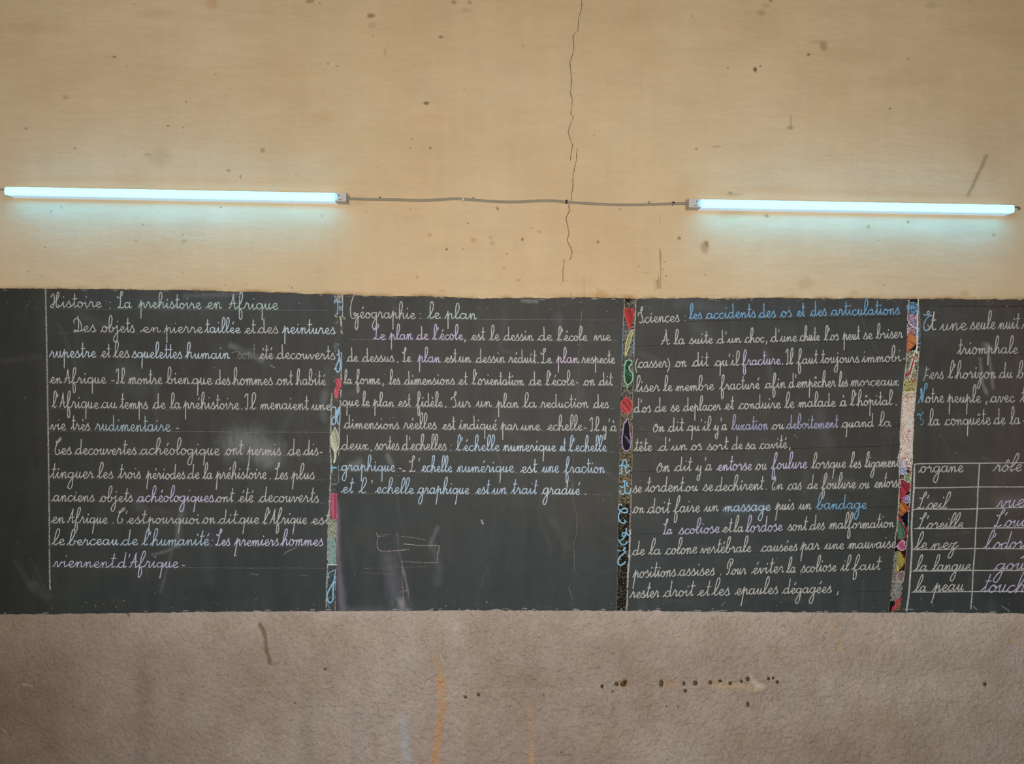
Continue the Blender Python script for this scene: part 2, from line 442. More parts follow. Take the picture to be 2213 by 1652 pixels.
DR = [([(943, 1425), (950, 1450), (954, 1480)], 6.5, (200, 160, 116), .55), ([(953, 1470), (956, 1530), (950, 1570), (938, 1652), (936, 1680)], 8.5, (208, 160, 112), .8),
      ([(868, 1560), (876, 1600), (882, 1680)], 11, (182, 182, 182), .7), ([(766, 1520), (764, 1600), (762, 1680)], 5, (166, 158, 152), .45),
      ([(808, 1590), (812, 1640)], 6, (172, 150, 128), .4), ([(1146, 1520), (1150, 1590), (1146, 1680)], 6, (196, 164, 126), .4),
      ([(1150, 1630), (1146, 1680)], 5.5, (206, 164, 120), .65), ([(1025, 1520), (1022, 1590), (1014, 1620)], 4, (186, 158, 126), .4),
      ([(563, 1350), (574, 1380), (576, 1405), (583, 1432)], 5, (118, 88, 58), .7), ([(1800, 1352), (1812, 1376), (1818, 1402)], 10, (192, 166, 132), .5),
      ([(1212, 1580), (1210, 1640)], 5, (172, 162, 152), .4), ([(1620, 1560), (1618, 1620)], 4, (184, 162, 136), .4),
      ([(310, 1470), (306, 1640)], 18, (138, 122, 112), .35), ([(660, 1500), (668, 1660)], 16, (150, 136, 124), .3),
      ([(1922, 1540), (1925, 1640)], 16, (172, 150, 122), .3), ([(120, 1330), (150, 1400)], 30, (146, 132, 116), .2),
      ([(740, 1490), (1270, 1494)], 4, (182, 168, 150), .28), ([(800, 1508), (960, 1510)], 2, (190, 176, 160), .4), ([(480, 1492), (720, 1480)], 3, (182, 166, 146), .3),
      ([(1850, 1478), (1960, 1474)], 3, (186, 168, 142), .3), ([(2100, 1476), (2200, 1474)], 2.5, (186, 168, 146), .35), ([(960, 1512), (985, 1500), (1004, 1498)], 1.6, (202, 186, 166), .8),
      ([(951, 1414), (955, 1428), (963, 1438)], 1.5, (200, 186, 168), .8), ([(180, 1500), (181, 1522)], 1.6, (180, 160, 136), .7), ([(50, 1480), (70, 1484)], 2, (190, 170, 146), .6),
      ([(640, 1465), (655, 1470)], 1.6, (184, 166, 144), .6), ([(1024, 1478), (1030, 1540)], 2.5, (186, 166, 142), .4), ([(1590, 1430), (1612, 1448), (1625, 1462)], 1.2, (186, 176, 160), .5)]
for i, (pts, w, rgb, s) in enumerate(DR):
    streak(C, X, Y, pts, w, rgb, s, seed=i)
streak(C, X, Y, [(1540, 1480), (1575, 1482), (1600, 1484), (1640, 1490)], 8, (194, 170, 138), .85, seed=4)
streak(C, X, Y, [(1622, 1466), (1634, 1482), (1648, 1484)], 6, (206, 194, 172), .85, seed=6)
for cx_, cy_, rx, ry in ((1447, 1477, 13, 8), (1348, 1476, 12, 8)):
    spot(C, X, Y, cx_, cy_, rx, ry, (188, 158, 122), .8)
    d = np.sqrt(((X - cx_) / rx) ** 2 + ((Y - cy_) / ry) ** 2)
    OFF -= 0.005 * np.clip(1.2 - d, 0, 1)
d = np.abs(Y - 1482 - fbm(X, X * 0, 30, o=3, seed=13) * 10) / 8
OFF -= 0.004 * np.clip(1 - d, 0, 1) * ((X > 1535) & (X < 1645))
HOLES = [(1301, 1483.6, 2.8, 4), (1332.7, 1478.6, 4, 4), (1347, 1479, 7, 5), (1351, 1474, 4, 4), (1429, 1477.6, 4, 8), (1477.8, 1477.6, 2.8, 4),
         (1480.8, 1493.5, 3.6, 3.6), (1502.6, 1476.6, 4.4, 5), (1535, 1475.6, 4, 4.5), (1556, 1472, 4, 3), (1578, 1477, 3.5, 3.5),
         (1602, 1473, 3, 3), (1616, 1468, 4, 5), (1660.7, 1467, 3, 3.2), (1670.6, 1466, 2.6, 3), (1679.6, 1474.6, 3, 3.4), (1616, 1523, 3, 5.5),
         (1324, 1495, 2, 2), (1441, 1528, 1.8, 1.8), (1466, 1528, 1.8, 1.8), (1006, 1507, 3, 3), (1034, 1502, 2.4, 3.4), (1175, 1501, 2, 2.4), (703, 1447, 3, 2), (637, 1520, 2, 2), (2128, 1479, 3.5, 4), (1213, 1627, 1.4, 4), (278, 1330, 4, 3)]
for i, (hx, hy, rx, ry) in enumerate(HOLES):
    d = np.sqrt(((X - hx) / rx) ** 2 + ((Y - hy) / ry) ** 2)
    h = np.clip(1.35 - d, 0, 1); h = h * h * (3 - 2 * h)
    OFF -= h * (.016 if rx > 2.3 else .006)
    spot(C, X, Y, hx, hy, rx * .9, ry * .9, (104, 74, 38), .85, soft=.3, rough=.1)
spot(C, X, Y, 2184, 1386, 3, 3, (206, 152, 60), .8)
for k in range(90):
    a, b = random.uniform(0, 2213), random.uniform(1340, 1652)
    L = random.uniform(3, 26); an = random.gauss(0, .5) + (math.pi / 2 if random.random() < .35 else 0)
    streak(C, X, Y, [(a, b), (a + L * math.cos(an), b + L * math.sin(an))], 1.1, (184, 168, 148), random.uniform(.15, .45), seed=k)
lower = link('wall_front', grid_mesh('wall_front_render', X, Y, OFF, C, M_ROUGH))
tag(lower, 'rough grey-brown cement render of the front wall with drips and insect holes', kind='structure')

# ------------------------------------------------------------------ blackboard base
xs = axis(-20, 2234, 2.5, -980, 3200)
ys = axis(610, 1345, 2.5, 610, 1345)
X, Y = np.meshgrid(xs, ys)
OFF = 0.004 + X * 0
C = np.ones(X.shape + (3,)) * np.array(lin(63, 61, 55))
def tint(mask, rgb, s):
    global C
    m = np.clip(mask, 0, 1)[..., None] * s
    C = C * (1 - m) + np.array(lin(rgb)) * m
fb = fbm(X, Y, 190, 150, o=4, seed=101)
tint((Y - 1020) / 220 + fb * 1.6, (52, 58, 58), .85)
tint(1 - X / 420 + fb, (52, 52, 45), .7)
tint((X - 1980) / 200 + fb - np.clip((Y - 1180) / 100, 0, 1), (79, 71, 65), .75)
tint((700 - Y) / 55 * ((X > 180) & (X < 730)), (68, 70, 71), .5)  # bluish light of the left tube put into the board colour
tint((690 - Y) / 40 * ((X > 1400) & (X < 1990)), (66, 69, 71), .5)  # bluish light of the right tube, likewise in the colour
tint(np.clip(1 - np.abs(X - 1150) / 330, 0, 1) * np.clip((960 - Y) / 250, 0, 1) + fb * .4, (67, 61, 56), .6)
C = C * (1 + fbm(X, Y, 22, 130, o=4, seed=111)[..., None] * .32) * (1 + fbm(X, Y, 60, 40, o=5, seed=115)[..., None] * .26)
C = C * (1 - .30 * np.clip(1 - X / 105.0, 0, 1)[..., None] ** .5 * (X < 103)[..., None])  # shade at the left end put into the board colour
SM = [([(505, 962), (545, 955), (585, 975)], 26, (150, 152, 152), .34), ([(560, 985), (580, 1000)], 16, (140, 142, 142), .28), ([(500, 748), (535, 762), (566, 780)], 6, (130, 130, 128), .4),
      ([(520, 760), (548, 770)], 9, (60, 60, 58), .6), ([(395, 1100), (386, 1130), (384, 1180)], 6, (120, 122, 120), .4), ([(384, 1178), (360, 1192), (330, 1200)], 3, (126, 128, 126), .4),
      ([(372, 1192), (356, 1250), (346, 1280)], 3, (106, 108, 108), .35), ([(840, 1210), (850, 1260), (868, 1318)], 16, (104, 102, 108), .45), ([(858, 1155), (862, 1190), (872, 1230), (882, 1280)], 2.2, (124, 122, 128), .55),
      ([(856, 1160), (868, 1200), (872, 1225)], 5, (52, 56, 60), .7), ([(866, 1300), (872, 1320)], 7, (160, 146, 146), .5), ([(946, 1140), (934, 1165), (930, 1180)], 4, (116, 108, 112), .5),
      ([(935, 1180), (950, 1230), (944, 1262)], 8, (90, 90, 94), .4), ([(905, 1250), (915, 1300)], 9, (54, 58, 62), .5), ([(2118, 775), (2124, 830), (2132, 850)], 3.2, (150, 142, 136), .45),
      ([(2134, 745), (2140, 790), (2146, 838)], 3.4, (148, 140, 136), .45), ([(2128, 745), (2140, 752)], 6, (140, 132, 128), .4), ([(1785, 1040), (1850, 1052)], 10, (110, 108, 106), .35),
      ([(1570, 1105), (1655, 1096)], 9, (84, 96, 104), .5), ([(2160, 1085), (2230, 1080)], 14, (122, 114, 112), .35), ([(760, 1010), (775, 1000)], 8, (140, 146, 146), .3), ([(838, 985), (845, 1003)], 5, (140, 146, 146), .35),
      ([(702, 850), (697, 880), (700, 905)], 7, (104, 108, 106), .4), ([(728, 1090), (731, 1200), (738, 1320)], 5, (124, 108, 118), .55), ([(736, 1250), (745, 1320)], 7, (104, 104, 110), .4),
      ([(745, 1318), (900, 1322)], 7, (100, 104, 110), .3), ([(400, 640), (520, 636)], 5, (120, 124, 126), .3), ([(1470, 655), (1560, 668)], 12, (100, 100, 100), .25), ([(1500, 700), (1530, 730)], 14, (96, 96, 94), .25),
      ([(1130, 650), (1160, 652)], 4, (150, 148, 140), .4), ([(260, 800), (300, 830)], 26, (92, 92, 88), .3), ([(1570, 1180), (1500, 1182)], 1.5, (96, 100, 102), .3)]
for i, (pts, w, rgb, s) in enumerate(SM):
    streak(C, X, Y, pts, w, rgb, s, soft=.8, rough=.5, seed=i)
for n in range(110):        # old wipe marks of the duster
    a, b = random.uniform(-10, 2220), random.uniform(650, 1310)
    L = random.uniform(20, 110); an = random.choice([random.gauss(.15, .3), random.gauss(1.45, .25)])
    g = random.choice([(104, 104, 102), (92, 96, 98), (42, 42, 40), (110, 106, 102)])
    streak(C, X, Y, [(a, b), (a + L * math.cos(an), b + L * math.sin(an))], random.uniform(2.5, 11), g, random.uniform(.06, .2), soft=.8, rough=.7, seed=n)
board = link('blackboard', grid_mesh('blackboard', X, Y, OFF, C, M_BOARD))
tag(board, 'long black painted wall blackboard covered in French cursive chalk lessons', 'blackboard')

# ------------------------------------------------------------------ chalk
PAL = {'W': (187, 182, 171), 'w': (172, 168, 158), 'G': (178, 196, 178), 'B': (172, 192, 208), 'L': (190, 200, 207), 'C': (116, 170, 206),
       'P': (186, 176, 202), 'p': (192, 182, 208), 'K': (204, 176, 198), 'T': (160, 182, 188), 'F': (150, 146, 140), 'f': (112, 112, 110), 'S': (110, 160, 190), 'V': (166, 158, 192)}
def catmull(pts, step=1.3):
    P_ = [np.array(p, float) for p in pts]
    if len(P_) == 1: return np.array(P_)
    if len(P_) == 2:
        n = max(2, int(np.hypot(*(P_[1] - P_[0])) / (step * 1.5)) + 1)
        t = np.linspace(0, 1, n)[:, None]
        return P_[0] * (1 - t) + P_[1] * t
    P_ = [2 * P_[0] - P_[1]] + P_ + [2 * P_[-1] - P_[-2]]
    out = []
    for i in range(1, len(P_) - 2):
        a, b, c, d = P_[i - 1:i + 3]
        L = np.hypot(*(c - b))
        if L < 1e-6: continue
        n = max(2, int(L / step) + 1)
        t = np.linspace(0, 1, n, endpoint=False)[:, None]
        out.append(.5 * (2 * b + (c - a) * t + (2 * a - 5 * b + 4 * c - d) * t ** 2 + (3 * b - a - 3 * c + d) * t ** 3))
    out.append(P_[-2][None])
    o = np.concatenate(out)
    keep = [0]
    for i in range(1, len(o)):
        if np.hypot(*(o[i] - o[keep[-1]])) > .35: keep.append(i)
    return o[keep]

class Ink:
    """collects chalk marks that lie on the board and becomes one mesh"""
    layer = 0
    def __init__(s, base=0.0046):
        s.v = []; s.f = []; s.c = []; s.base = base
    def _off(s):
        Ink.layer += 1
        return s.base + (Ink.layer % 12) * 1.5e-5
    def line(s, pts, w=3.0, rgb='W', a=.9, curve=True, rough=.22, taper=False, step=1.3):
        p = catmull(pts, step) if curve else np.array(pts, float)
        if not curve:
            q = []
            for u, v in zip(p[:-1], p[1:]):
                n = max(1, int(np.hypot(*(v - u)) / 2.2))
                for k in range(n): q.append(u + (v - u) * k / n)
            q.append(p[-1]); p = np.array(q)
        if len(p) < 2: return
        if isinstance(rgb, str): rgb = PAL[rgb]
        m_ = sum(rgb) / 3.0
        rgb = tuple(.82 * c_ + .18 * m_ for c_ in rgb)       # chalk dust greys every colour a little
        col = lin(rgb)
        t = np.gradient(p, axis=0)
        L = np.hypot(t[:, 0], t[:, 1]) + 1e-9
        nx, ny = -t[:, 1] / L, t[:, 0] / L
        b0 = len(s.v)
        n = len(p)
        Ink.layer += 1
        base = s.base + (Ink.layer % 12) * 1.5e-5
        fold = np.zeros(n, bool)
        cs = (t[1:, 0] * t[:-1, 0] + t[1:, 1] * t[:-1, 1]) / (L[1:] * L[:-1])
        fold[1:] = cs < .25
        j1 = RNG.rand(n); j2 = RNG.rand(n); br = 1 + RNG.randn(n) * .06
        al = a + RNG.randn(n) * .05
        for i in range(n):
            h = w * .5
            if taper: h *= .35 + .65 * math.sin(math.pi * min(1, max(0, (i + .5) / n))) ** .5
            h1 = h * (1 - rough + 2 * rough * j1[i]); h2 = h * (1 - rough + 2 * rough * j2[i])
            x, y = p[i]
            off = base + i * 2.2e-6
            s.v.append(P(x + nx[i] * h1, y + ny[i] * h1, off)); s.v.append(P(x - nx[i] * h2, y - ny[i] * h2, off))
            cc = (col[0] * br[i], col[1] * br[i], col[2] * br[i], al[i])
            s.c += [cc, cc]
            if i and not fold[i]: s.f.append((b0 + 2 * i - 2, b0 + 2 * i - 1, b0 + 2 * i + 1, b0 + 2 * i))
    def dot(s, x, y, r, rgb='W', a=.95, ry=None):
        ry = ry or r
        col = lin(PAL[rgb] if isinstance(rgb, str) else rgb)
        off = s._off(); b0 = len(s.v); n = 7
        for k in range(n):
            j = random.uniform(.75, 1.15)
            s.v.append(P(x + r * j * math.cos(k * 6.283 / n), y + ry * j * math.sin(k * 6.283 / n), off)); s.c.append((*col, a))
        s.f.append(tuple(range(b0, b0 + n)))
    def area(s, poly, rgb, a=.9, base=True):
        col = lin(rgb); off = s._off(); b0 = len(s.v)
        for x, y in poly:
            s.v.append(P(x, y, off)); s.c.append((*col, a))
        s.f.append(tuple(range(b0, b0 + len(poly))))
    def hatch(s, poly, rgb, a=.75, gap=2.0, w=2.2, ang=0.3, jit=.6, br=.12):
        """scribbled fill of a closed outline"""
        ca, sa = math.cos(ang), math.sin(ang)
        q = [(x * ca + y * sa, -x * sa + y * ca) for x, y in poly]
        y0 = min(v for _, v in q); y1 = max(v for _, v in q)
        yy = y0 + gap * .5
        while yy < y1:
            xs_ = []
            for (ax, ay), (bx, by) in zip(q, q[1:] + q[:1]):
                if (ay <= yy) != (by <= yy): xs_.append(ax + (yy - ay) / (by - ay) * (bx - ax))
            xs_.sort()
            for i in range(0, len(xs_) - 1, 2):
                if xs_[i + 1] - xs_[i] < .8: continue
                pts = []
                m = max(2, int((xs_[i + 1] - xs_[i]) / 5))
                for k in range(m + 1):
                    xx = xs_[i] + (xs_[i + 1] - xs_[i]) * k / m
                    vv = yy + random.uniform(-jit, jit)
                    pts.append((xx * ca - vv * sa, xx * sa + vv * ca))
                f = 1 + random.gauss(0, br)
                s.line(pts, w, tuple(min(255, max(0, c * f)) for c in rgb), a + random.gauss(0, .08), step=2.0)
            yy += gap
    def squiggles(s, inside, box, n, cols, L=(2, 6), w=(1.0, 1.9), a=.85):
        x0, y0, x1, y1 = box
        k = 0; t = 0
        while k < n and t < n * 8:
            t += 1
            x, y = random.uniform(x0, x1), random.uniform(y0, y1)
            if not inside(x, y): continue
            an = random.uniform(0, 6.283); l = random.uniform(*L)
            b_ = an + random.gauss(0, 1.0)
            p1 = (x + l * .5 * math.cos(an), y + l * .5 * math.sin(an)); p2 = (p1[0] + l * .5 * math.cos(b_), p1[1] + l * .5 * math.sin(b_))
            if not inside(*p2): continue
            s.line([(x, y), p1, p2], random.uniform(*w), random.choice(cols), a, step=1.8)
            k += 1
    def build(s, name, parent, label=None, mat=None, kind=None):
        me = bpy.data.meshes.new(name)
        me.from_pydata(s.v, [], s.f)
        at = me.color_attributes.new('Col', 'FLOAT_COLOR', 'POINT')
        at.data.foreach_set('color', np.clip(np.array(s.c, np.float32), 0, 1).ravel())
        me.materials.append(mat or M_CHALK)
        o = link(name, me, parent)
        if label: o['label'] = label
        if kind: o['kind'] = kind
        return o

# cursive hand: x-height 1, strokes of each letter; the first joins the letter before
E2 = None
GL = {
 'a': (1.25, [[(0, .3), (.12, .5)], [(.78, .85), (.48, 1), (.15, .75), (.12, .35), (.38, .02), (.66, .2), (.84, .6), (.87, .98), (.87, .98), (.85, .45), (.92, .08), (1.05, .05), (1.25, .3)]], []),
 'b': (1.15, [[(0, .3), (.35, .85), (.68, 1.75), (.56, 2.35), (.3, 2.2), (.2, 1.5), (.22, .3), (.45, .0), (.8, .2), (.88, .65), (.7, .95), (.82, .72), (1.15, .72)]], []),
 'c': (.92, [[(0, .3), (.1, .45)], [(.8, .8), (.6, 1), (.25, .85), (.1, .45), (.3, .04), (.6, .02), (.92, .3)]], []),
 'd': (1.25, [[(0, .3), (.12, .45)], [(.8, .8), (.5, .98), (.15, .7), (.12, .3), (.4, .0), (.7, .2), (.86, .7)], [(.82, 2.2), (.86, 1.2), (.87, .35), (1.0, .04), (1.25, .3)]], []),
 'e': (.95, [[(0, .3), (.4, .42), (.7, .72), (.58, 1), (.3, .9), (.18, .45), (.4, .03), (.7, .05), (.95, .3)]], []),
 'f': (1.0, [[(0, .3), (.42, .95), (.74, 1.9), (.6, 2.35), (.36, 2.1), (.28, 1.2), (.28, -.9), (.42, -1.45), (.68, -1.1), (.62, -.3), (.4, .08), (.72, .12), (1.0, .3)]], []),
 'g': (1.15, [[(0, .3), (.12, .45)], [(.8, .82), (.5, 1), (.12, .75), (.1, .35), (.4, .02), (.7, .25), (.86, .7), (.88, .98), (.88, .98), (.88, 0), (.86, -1.0), (.6, -1.55), (.22, -1.25), (.45, -.5), (.9, .05), (1.15, .3)]], []),
 'h': (1.25, [[(0, .3), (.35, .85), (.68, 1.75), (.58, 2.35), (.32, 2.2), (.22, 1.4), (.22, 0), (.22, 0), (.36, .6), (.62, 1), (.84, .85), (.84, .35), (.97, .03), (1.25, .3)]], []),
 'i': (.7, [[(0, .3), (.28, 1), (.28, 1), (.28, .4), (.4, .03), (.7, .3)]], [('dot', .32, 1.6)]),
 'j': (.8, [[(0, .3), (.38, 1), (.38, 1), (.42, -.7), (.25, -1.5), (-.2, -1.25), (.05, -.5), (.55, .05), (.8, .3)]], [('dot', .4, 1.6)]),
 'l': (.75, [[(0, .3), (.35, .85), (.68, 1.75), (.56, 2.35), (.3, 2.2), (.2, 1.3), (.24, .3), (.4, .02), (.75, .3)]], []),
 'm': (1.6, [[(0, .3), (.18, .9), (.28, .95), (.3, .4), (.3, 0), (.3, 0), (.4, .6), (.6, 1), (.74, .85), (.74, 0), (.74, 0), (.86, .65), (1.05, 1), (1.2, .85), (1.2, .3), (1.32, .02), (1.6, .3)]], []),
 'n': (1.15, [[(0, .3), (.18, .9), (.28, .95), (.3, .4), (.3, 0), (.3, 0), (.42, .65), (.62, 1), (.77, .85), (.77, .3), (.88, .02), (1.15, .3)]], []),
 'o': (1.0, [[(0, .3), (.1, .5)], [(.62, .97), (.3, .95), (.1, .5), (.26, .05), (.56, .03), (.8, .42), (.7, .85), (.5, .97), (.66, .75), (.82, .68), (1.0, .75)]], []),
 'p': (1.15, [[(0, .3), (.3, 1.2), (.3, 1.2), (.3, 0), (.29, -1.6)], [(.3, .1), (.42, .65), (.65, .98), (.8, .8), (.8, .3), (.92, .02), (1.15, .3)]], []),
 'q': (1.1, [[(0, .3), (.12, .45)], [(.8, .82), (.5, 1), (.15, .75), (.12, .35), (.4, .05), (.7, .25), (.86, .7)], [(.88, 1.0), (.88, 0), (.84, -1.6)], [(.88, .05), (1.1, .3)]], []),
 'r': (.95, [[(0, .3), (.25, .95), (.3, 1.15), (.38, .9), (.6, .88), (.6, .4), (.7, .03), (.95, .3)]], []),
 's': (.85, [[(0, .3), (.42, 1.15), (.42, 1.15), (.5, .8), (.7, .38), (.55, .02), (.25, .04), (.22, .14)], [(.5, .0), (.65, .08), (.85, .3)]], []),
 't': (.75, [[(0, .3), (.33, .85)], [(.4, 2.1), (.37, 1.1), (.37, .3), (.48, .02), (.75, .3)]], [('bar', [(.08, 1.42), (.78, 1.45)])]),
 'u': (1.15, [[(0, .3), (.27, 1), (.27, 1), (.26, .35), (.4, .02), (.62, .2), (.78, .97), (.78, .97), (.77, .35), (.9, .03), (1.15, .3)]], []),
 'v': (1.0, [[(0, .3), (.18, .92), (.32, .85), (.4, .3), (.5, .02), (.72, .4), (.82, .92), (.86, .8), (1.0, .75)]], []),
 'x': (1.05, [[(0, .3), (.2, .92), (.38, .8), (.4, .25), (.15, .03)], [(.88, .92), (.62, .9), (.5, .5), (.58, .08), (.85, .03), (1.05, .3)]], []),
 'y': (1.05, [[(0, .3), (.25, 1), (.25, 1), (.25, .4), (.4, .05), (.68, .25), (.82, 1.0)], [(.82, 1.0), (.84, -.5), (.7, -1.35), (.38, -1.3), (.34, -.8), (.6, -.6), (.84, -.75)]], []),
 'z': (1.1, [[(0, .3), (.15, .95), (.22, .8), (.75, .98), (.75, .98), (.25, .08), (.5, .12), (.62, -.5), (.42, -1.3), (.12, -1.2), (.3, -.4), (.8, .1), (1.1, .5)]], []),
 'œ': (1.7, [[(0, .3), (.1, .5)], [(.62, .97), (.3, .95), (.1, .5), (.26, .05), (.56, .03), (.8, .42), (.7, .85), (.62, .97), (.85, .5), (1.15, .45), (1.42, .75), (1.3, 1), (1.05, .85), (.95, .4), (1.15, .03), (1.4, .05), (1.7, .3)]], []),
 'H': (1.35, [[(-.15, 1.6), (.0, 1.95), (.22, 2.05), (.32, 1.6), (.32, .6), (.15, .0), (-.12, .0), (-.15, .3), (.3, .75), (.85, 1.5), (1.0, 2.1), (.85, 2.3), (.68, 1.9), (.62, .8), (.66, .15), (.85, -.02), (1.0, .25), (.85, .5), (1.1, .2), (1.35, .3)]], []),
 'L': (1.0, [[(-.12, 1.75), (-.02, 1.55), (.3, 1.65), (.68, 1.95), (.72, 2.25), (.55, 2.38), (.42, 2.1), (.38, 1.2), (.3, .35), (.12, .02), (.0, .12), (.12, .24), (.4, .08), (.7, .03), (1.0, .3)]], []),
 'D': (1.1, [[(.5, 2.3), (.62, 1.5), (.62, .5), (.4, .02), (.05, .02), (.0, .2), (.3, .22), (.7, .02), (1.0, .35), (1.02, 1.1), (.7, 1.8), (.25, 1.9), (.0, 1.6), (.12, 1.3)]], []),
 'A': (1.15, [[(-.1, .1), (.12, .3), (.35, 1.1), (.58, 2.05), (.58, 2.05), (.72, .9), (.82, .08), (.98, .08), (1.15, .3)]], [('bar', [(.02, .82), (1.0, .98)])]),
 'I': (.65, [[(-.1, 1.75), (.0, 2.1), (.15, 2.1), (.3, 2.25), (.32, 1.1), (.26, .1), (.08, -.02), (-.05, .25)]], []),
 'C': (.88, [[(.08, 1.98), (.12, 1.72), (.45, 1.85), (.82, 2.2), (.7, 2.4), (.35, 2.0), (.05, 1.1), (.08, .25), (.35, -.02), (.68, .2), (.7, .7), (.5, .8)]], []),
 'G': (1.5, [[(1.0, 3.2), (.6, 3.1), (.2, 2.2), (.0, 1.3), (.15, .2), (.55, -.1), (.95, .3), (.98, .75), (.65, .95), (.55, .7), (.75, .45), (1.2, .8), (1.2, .8), (1.3, -.4), (1.2, -1.4), (.98, -1.7), (.78, -1.2), (.95, -.3), (1.25, .1), (1.5, .3)]], []),
 'S': (.85, [[(-.1, 1.2), (-.15, 1.5), (.2, 1.65), (.6, 2.0), (.58, 2.35), (.38, 2.1), (.42, 1.4), (.62, .75), (.52, .1), (.15, .0), (.15, .2)]], []),
 'P': (1.0, [[(.2, 1.0), (.0, 1.4), (.1, 2.0), (.5, 2.35), (.95, 2.2), (.95, 1.75), (.6, 1.4), (.45, 1.45)], [(.52, 2.0), (.55, 1.2), (.48, .4), (.22, 0), (.0, .12)]], []),
 'E': (.8, [[(-.12, 1.75), (.15, 1.68), (.4, 1.85), (.32, 2.08), (.15, 1.95), (.25, 1.72), (.55, 1.62), (.55, 1.62), (.15, 1.3), (.0, .6), (.15, .05), (.45, .05), (.55, .4), (.35, .48)]], []),
 'N': (1.05, [[(-.25, -.15), (.05, .6), (.15, 1.9), (.15, 1.9), (.35, .05), (.35, .05), (.55, 1.9), (.75, 2.4), (.95, 2.2), (.85, 1.75)]], []),
 'O': (1.15, [[(.72, 1.35), (.35, 1.3), (.02, .75), (.1, .1), (.5, 0), (.85, .55), (.8, 1.2), (.5, 1.4), (.42, 1.15), (.8, 1.0), (1.15, .9)]], []),
 'V': (.95, [[(.0, 1.35), (.75, 1.45)], [(.15, 1.75), (.12, .9), (-.15, -.3)], [(.2, .6), (.7, .5)]], []),
 '(': (.5, [[(.42, 1.5), (.12, .9), (.02, .1), (.35, -.75)]], []),
 ')': (.5, [[(.05, 1.5), (.35, .9), (.38, .1), (.0, -.75)]], []),
 "'": (.42, [[(.2, 2.0), (.13, 1.55)]], []),
 '.': (.3, [], [('dot', .1, .08)]),
 ',': (.3, [[(.14, .2), (.0, -.4)]], []),
 ':': (.3, [], [('bar', [(.05, 1.0), (.2, .92)]), ('bar', [(.05, .1), (.2, .02)])]),
 '-': (.7, [[(.05, .5), (.65, .46)]], []),
}
ACC = {'é': ('e', [('bar', [(.5, 1.4), (.7, 1.75)])]), 'è': ('e', [('bar', [(.35, 1.7), (.5, 1.4)])]), 'ê': ('e', [('bar', [(.28, 1.35), (.48, 1.6), (.66, 1.35)])]),
       'à': ('a', [('bar', [(.45, 1.75), (.6, 1.4)])]), 'ô': ('o', [('bar', [(.25, 1.35), (.45, 1.6), (.62, 1.35)])]), 'û': ('u', [('bar', [(.3, 1.4), (.6, 1.65), (.75, 1.3)])]),
       'À': ('A', [('bar', [(.45, 2.45), (.6, 2.2)])]), 'ï': ('i', [])}
BREAK_AFTER = set("DICSPENV().,:-'O")
HIGH = {'b', 'o', 'v', 'O'}
KA, KD = 1.42, 1.2
def yy_(y): return 1 + (y - 1) * KA if y > 1 else (y * KD if y < 0 else y)
def word_units(txt):
    """returns strokes [(kind, pts)], total width"""
    strokes = []; cur = []; x = 0.0
    prev = None; fresh = True
    for ch in txt:
        acc = []
        base = ch
        if ch in ACC: base, acc = ACC[ch]
        w, mains, extra = GL[base]
        vs = random.uniform(.93, 1.08)
        jx = lambda: random.gauss(0, .012)
        lead = []
        if fresh and base in GL and base.islower():
            lead = [(x - .16, .06)]
            if base in 'oqagcd': lead = [(x - .25, .04), (x - .1, .08)]
        for k, st in enumerate(mains):
            pts = [(x + px_ + jx(), (py_ * vs if 0 < py_ <= 1.01 else py_) + jx()) for px_, py_ in st]
            if k == 0:
                if not fresh and cur:
                    if prev in HIGH and base.islower():
                        if base in 'oqagcd': pts = [(x + .1, .75)]
                        else: pts = pts[1:]
                    elif base.islower(): pts = pts if base in 'oqagcd' else pts[1:]
                    if base.isupper() or not base.isalpha(): strokes.append(('m', cur)); cur = pts
                    else: cur = cur + pts
                else:
                    if cur: strokes.append(('m', cur))
                    cur = lead + pts
            else:
                strokes.append(('m', cur)); cur = pts
        for e in list(extra) + list(acc):
            if e[0] == 'dot': strokes.append(('d', [(x + e[1] + random.uniform(-.05, .12), e[2] + random.uniform(-.1, .1))]))
            else:
                dx = random.uniform(-.04, .05); dy = random.uniform(-.06, .08)
                strokes.append(('b', [(x + a_ + dx, b_ + dy) for a_, b_ in e[1]]))
        x += w
        fresh = ch in BREAK_AFTER or base == 'y'
        if fresh and cur:
            strokes.append(('m', cur)); cur = []
            x += .12 if ch != "'" else .1
        prev = base
    if cur: strokes.append(('m', cur))
    return strokes, x
def write_word(ink, txt, x0, x1, base, xh=12.0, slant=0.0, rgb='W', w=2.7, a=.92, tall=1.0):
    st, W = word_units(txt)
    if txt in '.,:-':
        sx = xh * .9; ox = x0
        a = min(1, a + .06)
    else:
        lead = .22 if txt[0].islower() else .1
        if txt[0] in 'oqagcd': lead = .25
        sx = (x1 - x0) / (W + lead); ox = x0 + lead * sx
    for kind, pts in st:
        q = []
        for u, v in pts:
            y = yy_(v) * xh * (tall if (v > 1 or v < 0) else 1)
            bx = ox + u * sx
            q.append((bx + slant * y, base(bx) - y))
        if kind == 'd':
            if random.random() < .5: ink.dot(q[0][0], q[0][1], w * .62, rgb, 1.0, ry=w * .75)
            else: ink.line([q[0], (q[0][0] - .6, q[0][1] + 3.6)], w * 1.05, rgb, .98)
        elif kind == 'b': ink.line(q, w * .98, rgb, a)
        else: ink.line(q, w, rgb, a)

